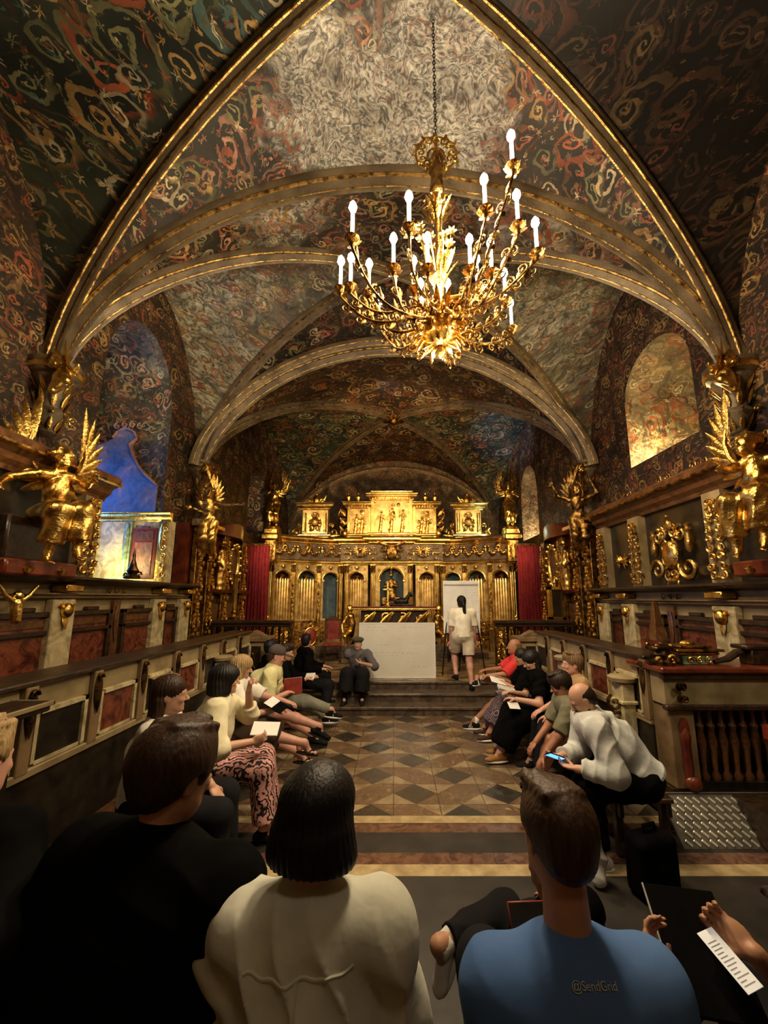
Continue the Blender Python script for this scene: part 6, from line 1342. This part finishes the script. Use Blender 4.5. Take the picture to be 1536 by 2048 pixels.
r, J = PP('person', 'person in black sitting at the far end of the left bench beside the steps', (-1.70, 7.45, 0), -60, 1.06, lean=(0, .05, 0), hd=(50, 0, 0), top=('black_cloth', 1.9, .025, {}), bottom=('dark_trousers', 1.9, .02, {}), hair_=('short', 'hair_black', {}), shoes=('black_shoe', {}), h=.011, fw={-1: (-1.20, 7.6, .24), 1: (-1.22, 7.2, .1)}, hw={-1: (-1.3, 7.6, .8), 1: (-1.3, 7.3, .8)}, seat=.5)
# ---- right row, far to near
r, J = PP('person', 'man in red jacket and shorts with one bare leg crossed over his knee', (2.12, 6.8, 0), 78, 1.08, lean=(0, .02, 0), hd=(6, 2, 0), hw={-1: (1.55, 6.6, .82), 1: (1.62, 6.9, .86)}, fw={-1: (1.30, 6.60, .12), 1: (1.36, 6.55, .80)},
   knees={-1: (-.1, 1, .6), 1: (1.0, .4, .3)}, top=('red_jacket', 1.0, .02, {'name': 'jacket', 'collar': 1}), bottom=('grey_shorts', .8, .03, {'name': 'shorts'}), hair_=('stubble', 'hair_sand', {}), shoes=('black_shoe', {'sole': 'paper_white', 'stripe': 3, 'sock': 'paper_white'}), extra={'foot': {-1: (.1, 1, -.05), 1: (-1, .3, .1)}}, skin_='skin_tan', male=True)
r, J = PP('person', 'woman with black hair in black top and paisley skirt, beside the red jacket', (2.12, 6.15, 0), 80, 1.04, lean=(0, .1, -.02), hd=(2, -14, 0), hw={-1: (1.62, 6.05, .84), 1: (1.66, 6.3, .84)}, fw={-1: (1.40, 6.02, .14), 1: (1.42, 6.38, .1)},
   top=('black_cloth', 1.1, .012, {}), bottom=('paisley', 1.6, .04, {'skirt': .72, 'name': 'skirt'}), hair_=('long', 'hair_black', {'len': .34}), shoes=('brown_shoe', {'sole': 'paper_white'}), h=.009, skin_='skin_mid')
r, J = PP('person', 'long-haired woman in long black dress bowing over a sheet of paper', (2.12, 5.50, 0), 82, 1.10, lean=(0, .16, -.03), hd=(10, -26, 0), hw={-1: (1.60, 5.28, .78), 1: (1.62, 5.55, .80)}, fw={-1: (1.36, 5.30, .14), 1: (1.45, 5.62, .10)},
   top=('black_cloth', .75, .018, {}), bottom=('black_cloth', 1.7, .045, {'skirt': .85, 'name': 'skirt'}), hair_=('long', 'hair_black', {'len': .46, 'vol': .006}), shoes=('suede', {'sole': 'light_cloth'}), h=.009)
r, J = PP('person', 'young man with sandy quiff and tan shirt, seen in profile behind the black dress', (2.30, 4.93, 0), 84, 1.08, hd=(6, 0, 0), lean=(0, .06, .02), hw={-1: (1.85, 4.85, .7), 1: (1.85, 5.1, .7)}, fw={-1: (1.7, 4.9, .09), 1: (1.72, 5.2, .09)},
   top=('tan_shirt', 1.1, .015, {'collar': 1}), bottom=('dark_trousers', 1.9, .012, {}), hair_=('short', 'hair_sand', {'vol': .010, 'a': .006}), shoes=('black_shoe', {}), h=.008, male=True, skin_='skin_pink')
r, J = PP('person', 'person in olive shirt with bare crossed shins, leaning forward behind the grey hoodie', (2.20, 4.42, 0), 80, 1.05, lean=(0, .30, -.07), hd=(0, -24, 0), hw={-1: (1.52, 4.25, .46), 1: (1.58, 4.60, .50)}, fw={-1: (1.50, 4.30, .26), 1: (1.58, 4.62, .12)},
   top=('olive_shirt', .9, .018, {}), bottom=('black_cloth', .7, .02, {'name': 'shorts'}), hair_=('short', 'hair_dark', {'vol': .018}), h=.008, male=True, skin_='skin_tan', extra={'foot': {-1: (.5, 1, -.3)}}, shoes=('black_shoe', {}))
def hoodpre(t, J):
    N = J['N']; P_ = J['P']
    t.ell(P_ + V3(0, .02, .04), (.185, .165, .10), None, .05); t.ell(J['C'] + V3(0, -.03, -.05), (.19, .15, .16), None, .05)
r, J = PP('person', 'bearded man with shaved head in baggy light grey hoodie, stooping over his phone', (2.10, 3.56, 0), 80, 1.10, lean=(0, .34, -.06), hd=(0, -34, 0), hw={-1: (1.50, 3.42, .70), 1: (1.48, 3.68, .70)}, fw={-1: (1.62, 3.38, .10), 1: (1.66, 3.9, .10)},
   top=('grey_hoodie', 1.86, .034, {'hood': 1, 'amp': .011, 'frq': 60, 'dir': (.3, 1, .15), 'pre': hoodpre, 'name': 'hoodie', 'hem': .03}), bottom=('black_cloth', 1.9, .02, {}), hair_=('stubble', 'hair_dark', {'beard': 'hair_black', 'a': .001}), shoes=('white_shoe', {'sole': 'paper_white'}), h=.0075, male=True, skin_='skin_light',
   hnd={-1: ((.35, .9, .05), (.1, 0, 1), .8), 1: ((-.35, .9, .05), (-.1, 0, 1), .8)})
R7 = J
# ---- at the steps
r, J = PP('person', 'woman in olive beret, grey blouse and black trousers sitting on the steps beside the whiteboard', (-.70, 8.02, 0), 176, 1.02, seat=.47, lean=(0, .10, -.01), hd=(4, -4, 0), hw={-1: (-.58, 7.66, .84), 1: (-.36, 7.86, .52)}, fw={-1: (-.58, 7.52, .25), 1: (-.90, 7.50, .25)},
   elbows={-1: (-.9, -.2, -.6), 1: (.9, -.4, -.2)}, top=('grey_blouse', {-1: 1.1, 1: 1.1}, .022, {'amp': .006}), bottom=('dark_trousers', 1.7, .04, {'flare': 1.8}), hair_=('stubble', 'hair_dark', {}), shoes=('black_shoe', {'sock': 'black_cloth', 'sockh': .3}), eyes_=True, h=.0075, skin_='skin_light',
   hnd={-1: ((.8, .3, .3), (0, .3, 1), .3), 1: ((.1, .2, -1), (0, 1, 0), .3)})
# hands are mirrored for a figure facing the camera
cap(J, r, 'green_beret', 'beret')
r, J = PP('person', 'person with long black ponytail, white t-shirt and beige shorts standing at the flip chart', (1.42, 8.10, .30), 4, 1.09, seat=.86, lean=(0, .02, -.01), hd=(0, 0, 0), hw={-1: (1.18, 8.22, 1.12), 1: (1.70, 8.30, 1.16)}, fw={-1: (1.27, 8.18, .55), 1: (1.53, 7.90, .40)},
   knees={-1: (0, 1, 0), 1: (0, 1, 0)}, elbows={-1: (-.6, -.8, 0), 1: (.6, -.8, 0)}, top=('white_tee', .85, .014, {'amp': .005, 'name': 't_shirt', 'hem': .04}), bottom=('beige_shorts', .8, .014, {'name': 'shorts'}), hair_=('tail', 'hair_black', {'len': .42}), shoes=('black_shoe', {}), h=.008, skin_='skin_pink')
# ---- the front row, seen from behind
DZ = .32
def blackpre(t, J): t.ell(J['C'] + V3(0, -.02, 0), (.20, .14, .28), None, .08)
r, J = PP('person', 'person with dark brown hair and black jacket, seen from behind at the left', (-.73, 1.16, DZ), -8, 1.05, seat=.44, lean=(.05, .06, .0), hd=(-22, -10, 0), sw=.195, headlift=.05, elbows={-1: (-.2, -.3, -1), 1: (.2, -.3, -1)}, hw={-1: (-.95, 1.5, 1.0), 1: (-.55, 1.5, 1.0)}, fw={-1: (-.8, 1.52, DZ + .09), 1: (-.55, 1.52, DZ + .09)},
   top=('black_cloth', 1.95, .045, {'pre': blackpre, 'name': 'jacket'}), bottom=('dark_trousers', 1.9, .01, {}), hair_=('short', 'hair_chestnut', {'vol': .020, 'a': .0012, 'f': 110}), shoes=('black_shoe', {}), h=.0075, skin_='skin_mid', male=True)
def shirtpre(t, J):
    N = J['N']; C = J['C']; t.ell(C + V3(0, -.02, -.02), (.185, .13, .27), None, .08); t.cone(N + V3(0, -.015, -.02), N + V3(0, .005, .040), .082, .070, .008, flat='b')
r, J = PP('person', 'person with black bob and wrinkled off-white shirt, seen from behind at the centre', (-.215, 1.12, DZ), 0, .95, seat=.475, headlift=.075, elbows={-1: (-.15, -.3, -1), 1: (.15, -.3, -1)}, lean=(.0, .02, .0), hd=(-16, -6, 0), sw=.195, hw={-1: (-.45, 1.45, .95), 1: (0, 1.45, .95)}, fw={-1: (-.38, 1.52, DZ + .09), 1: (-.1, 1.52, DZ + .09)},
   top=('offwhite_shirt', 1.9, .030, {'pre': shirtpre, 'amp': .017, 'frq': 42, 'dir': (1, .3, .22)}), bottom=('dark_trousers', 1.9, .01, {}), hair_=('bob', 'hair_black', {'vol': .014, 'a': .0015, 'f': 90}), shoes=('black_shoe', {}), h=.0065, skin_='skin_pink')
FW = (r, J)
# yoke seam and centre pleat of the shirt
def teepre(t, J):
    N = J['N']; C = J['C']; t.ell(C + V3(0, -.015, .02), (.185, .13, .25), None, .08)
r, J = PP('person', 'man with short brown hair and blue t-shirt, seen from behind at the right', (.455, 1.13, DZ), 0, 1.02, seat=.27, elbows={-1: (-.2, -.3, -1), 1: (.2, -.3, -1)}, lean=(.0, .02, .0), hd=(8, -4, 0), sw=.185, hw={-1: (.42, 1.34, .74), 1: (.62, 1.36, .74)}, fw={-1: (.33, 1.54, DZ + .09), 1: (.6, 1.54, DZ + .09)},
   top=('blue_tee', .8, .028, {'pre': teepre, 'amp': .004, 'frq': 34, 'name': 't_shirt'}), bottom=('dark_trousers', 1.9, .01, {}), hair_=('short', 'hair_brown', {'vol': .010, 'a': .0012, 'f': 120}), shoes=('black_shoe', {}), h=.0065, skin_='skin_mid', male=True, headlift=.125)
BT = (r, J)
def seam(root, J, cloth_name, pts, r, mat, nm_):
    sh = [c for c in root.children if c.name.split('.')[0] == cloth_name][0]; m = MB(); out = []
    for x, z in pts:
        ok, p, n, i = sh.ray_cast(Vector((x, -1, z)), Vector((0, 1, 0)))
        if ok: out.append((x, p.y - r * .3, z))
    m.tube(out, r, 5); m.obj(nm_, mat, sh)
# raycast text onto the back of the shirt
def on_surface(root, J, txt, lx, lz, size, mat, nm_='printed_text'):
    cu = bpy.data.curves.new('t', 'FONT'); cu.body = txt; cu.size = size; cu.align_x = 'CENTER'; cu.extrude = .0004
    o = bpy.data.objects.new('t', cu); COL.objects.link(o); bpy.context.view_layer.update()
    me = bpy.data.meshes.new_from_object(o.evaluated_get(bpy.context.evaluated_depsgraph_get())); bpy.data.objects.remove(o)
    sh = [c for c in root.children if c.name.split('.')[0] in ('t_shirt',)][0]
    D = Vector((0, .77, -.64)).normalized(); U = Vector((0, .64, .77)).normalized(); c0 = Vector((lx, -.10, lz))      # stamped square onto the slope of the shoulders
    for v in me.vertices:
        ok, p, n, i = sh.ray_cast(c0 - D * .4 + Vector((v.co.x, 0, 0)) + U * v.co.y, D)
        v.co = (p if ok else c0) - D * (.0035 + .0006 * (v.co.z > 0))
    me.materials.clear(); me.materials.append(M[mat]); return put(nm_, me, sh)
seam(FW[0], FW[1], 'shirt', [(-.13 + .01 * i, .975 + .004 * math.sin(i)) for i in range(27)], .004, 'offwhite_shirt', 'yoke_seam')
seam(FW[0], FW[1], 'shirt', [(.0, .975 - .01 * i) for i in range(26)], .005, 'offwhite_shirt', 'centre_pleat')
on_surface(BT[0], BT[1], '@SendGrid', .005, .865, .0215, 'grey_hoodie')
# partly seen neighbours at the edges of the frame
def partial(name, label, hc, hm, vol=.01, mat='black_cloth', fdeg=0, dy=0, skin_='skin_pink', seat=.44, **kw):
    return PP(name, label, (hc[0], hc[1] + dy, DZ), fdeg, 1.04, seat=seat, top=(mat, 1.9, .03, {}), bottom=('dark_trousers', 1.9, .01, {}), hair_=('short', hm, {'vol': vol, 'a': .004}), shoes=('black_shoe', {}), h=.009, skin_=skin_, **kw)
r, J = partial('person', 'blond person at the left edge of the frame, in dark clothes, raising a paper', (-1.36, 1.25), 'hair_blond', .006, fdeg=-4, seat=.48, hw={-1: (-1.5, 1.5, 1.1), 1: (-1.10, 1.30, 1.13)}, fw={-1: (-1.4, 1.54, DZ + .09), 1: (-1.15, 1.54, DZ + .09)}, hnd={-1: ((0, 1, 0), (0, 0, -1), .5), 1: ((.15, .45, .9), (-.8, .3, 0), .9)}, elbows={1: (.6, -.4, -.8), -1: (-.6, -.4, -.8)})
r, J = PP('person', 'person in dark clothes at the right edge, holding a notebook and white card', (1.06, 1.0, DZ), 14, 1.0, seat=.30, lean=(0, .0, -.05), hd=(0, -30, 0), hw={-1: (.76, 1.26, 1.03), 1: (1.05, 1.30, 1.06)}, fw={-1: (.75, 1.52, DZ + .09), 1: (1.2, 1.52, DZ + .09)},
   top=('black_cloth', 1.0, .02, {}), bottom=('dark_trousers', 1.9, .01, {}), hair_=('short', 'hair_dark', {}), shoes=('black_shoe', {}), h=.007, skin_='skin_mid', hnd={-1: ((.25, .8, .5), (.6, .3, .6), .8), 1: ((-.3, .8, .35), (-.5, .2, .6), .9)})
# crossed-leg sitter hidden behind the blue t-shirt: white shoe and phone show
r, J = PP('person', 'person hidden behind the blue t-shirt, only a white-shoed foot and phone hand in view', (.76, 1.86, 0), 24, .95, seat=.30, lean=(0, .10, -.08), hd=(0, -30, 0), hw={-1: (.68, 1.78, .72), 1: (.80, 2.15, .60)}, fw={-1: (.20, 1.98, .56), 1: (.75, 2.5, .09)},
   knees={-1: (.6, .8, .5), 1: (.1, 1, .5)}, top=('black_cloth', 1.2, .0, {}), bottom=('dark_trousers', 1.85, .01, {}), hair_=('stubble', 'hair_black', {}), shoes=('white_shoe', {'sole': 'white_shoe', 'sock': 'white_cloth'}), extra={'foot': {-1: (-.45, -.1, -.9)}}, hnd={-1: ((.8, -.5, .2), (0, -.3, 1), 1.0), 1: ((0, 1, 0), (0, 0, -1), .5)}, h=.008, skin_='skin_mid')
# ================================================================ THINGS HELD OR LYING ABOUT
o, m = page_block('book', 'red hardback book held open in the lap of the yellow shirt', 'book', (-1.36, 5.47, .90), (.95, -.25, .15), (-.2, .25, .95), .27, .21, .022, 'x')
m.obj('cover', 'leather_red', o); p = MB(); p.box((-.13, -.10, -.008), (.131, .108, .008)); p.obj('pages', 'paper_white', o, False)
o.rotation_euler = o.rotation_euler
o, m = page_block('book', 'open pale notebook on the knee of the cream blouse', 'book', (-1.17, 3.76, .90), (.9, .1, -.05), (-.1, .8, .5), .24, .15, .012, 'x')
m.obj('pages', 'paper_white', o)
o, m = page_block('book', 'dark-covered notebook with white pages in the blond sitter\'s hands', 'book', (-1.34, 4.66, .87), (.85, -.3, -.35), (.2, .8, .3), .24, .16, .010, 'x')
m.obj('cover', 'black_cloth', o); p = MB(); p.box((-.12, -.075, .005), (-.005, .075, .010)); p.obj('pages', 'paper_white', o, False)
o, m = page_block('book', 'small open book in the hands of the sitter in grey jeans', 'book', (-1.30, 6.28, .87), (.8, -.3, .1), (0, .6, .7), .16, .11, .02, 'x'); m.obj('pages', 'paper_white', o)
o, m = page_block('paper', 'white sheet of paper below the bowed woman in black', 'paper', (1.54, 5.22, .72), (.9, .2, -.1), (.1, .7, .5), .15, .10, .002, 'x'); m.obj('sheet', 'paper_white', o)
o, m = page_block('paper', 'open notepad on the lap of the red jacket', 'paper', (1.56, 6.02, .86), (.9, .1, -.25), (.1, .8, .3), .24, .15, .006, 'x'); m.obj('sheet', 'paper_white', o)
o, m = page_block('book', 'pale closed book lying on the paisley skirt', 'book', (1.62, 5.80, .79), (.9, .1, -.25), (.1, .8, .3), .26, .10, .03, 'x'); m.obj('pages', 'light_cloth', o)
def phone(label, c, ux, uy, scr, edge='black_cloth', w_=.075, h_=.155):
    o, m = page_block('phone', label, 'phone', c, ux, uy, w_, h_, .009, 'x'); m.obj('case', edge, o); s = MB(); s.box((-w_ / 2 + .004, -h_ / 2 + .005, .0046), (w_ / 2 - .004, h_ / 2 - .005, .0056)); s.obj('screen', scr, o, False); return o
phone('phone with glowing blue screen in the hands of the bearded man', (1.36, 3.50, .765), (.35, -.75, .45), (-.85, -.15, .30), 'phone_screen')
phone('black phone in red-edged case held sideways beside the blue t-shirt', (.50, 1.62, .93), (1, .05, .0), (0, .55, .8), 'black_panel', 'leather_red', .155, .082)
o, m = page_block('notebook', 'large black notebook under the white card at the right edge', 'notebook', (.93, 1.36, 1.03), (.9, -.25, .05), (-.15, .8, .45), .20, .30, .014, 'x'); m.obj('cover', 'black_cloth', o)
p = MB(); p.tube([(-.104, -.15, .004), (-.104, .15, .004)], .0035, 6); p.obj('edge_strip', 'alu', o)
o, m = page_block('card', 'narrow white card with fine print held above the black notebook', 'card', (.955, 1.28, 1.065), (.93, .30, .05), (-.36, .85, .42), .062, .135, .002, 'x'); m.obj('card_sheet', 'lit_paper', o)
p = MB()
for i in range(12): p.box((-.024, -.055 + i * .0085, .0012), (-.024 + .048 * random.Random(i).uniform(.4, 1), -.0525 + i * .0085, .0016))
p.obj('fine_print', 'ink', o, False)
o, m = page_block('paper', 'folded grey paper raised by a hand at the left edge', 'paper', (-1.04, 1.33, 1.24), (.85, .2, .4), (-.4, .3, .9), .045, .09, .002, 'x'); m.obj('sheet', 'light_cloth', o)
s = S(); s.ell((0, 0, 0), (.018, .02, .04), None, .01); o = put('cloth', s.mesh('cloth', 'pink_cloth', .006), None, loc=(-1.02, 1.30, 1.03)); tag(o, 'small pink cloth low at the left edge of the frame', 'cloth')
# white jumper lying over the bench, beige bag and patterned scarf on the floor at the right
s = S(); s.chain([(0, 0, .12), (.05, .02, .05), (.03, .06, -.06)], [.05, .06, .05], .03); s.ell((.02, .05, -.02), (.07, .06, .10), None, .03)
o = put('garment', s.mesh('garment', 'light_cloth', .008, disp=rip(.006, 40)), None, loc=(-1.52, 3.22, .42)); tag(o, 'light grey garment hanging over the end of the left bench', 'garment')
s = S(); s.ell((0, 0, 0), (.11, .09, .05), None, .02); s.ell((.09, .05, .02), (.08, .07, .05), None, .03); s.ell((-.02, -.09, 0), (.06, .05, .04), None, .03)
o = put('scarf', s.mesh('scarf', 'cream_cloth', .008, disp=rip(.012, 30)), None, loc=(.83, 1.42, .80)); tag(o, 'crumpled cream scarf in the lap beside the black notebook', 'scarf')
s = S(); s.box((0, 0, .20), (.17, .10, .20), None, .06); s.ell((0, -.07, .16), (.12, .06, .11), None, .03)
o = thing('backpack', 'black backpack standing on the dark floor below the grey hoodie', 'backpack', (1.86, 3.12, 0), .3); put('bag_body', s.mesh('bag', 'black_cloth', .012), o)
m = MB(); m.tube([(-.06, 0, .39), (-.05, 0, .45), (.05, 0, .45), (.06, 0, .39)], .012); m.obj('grab_handle', 'black_cloth', o)
s = S(); s.chain([(0, 0, .0), (.02, .03, .12), (.0, .02, .25)], [.05, .055, .045], .02); o = put('garment', s.mesh('garment', 'grey_hoodie', .008, disp=rip(.008, 40, (.2, .2, 1))), None, loc=(1.50, 3.18, .05)); tag(o, 'rumpled grey garment beside the black backpack', 'garment')
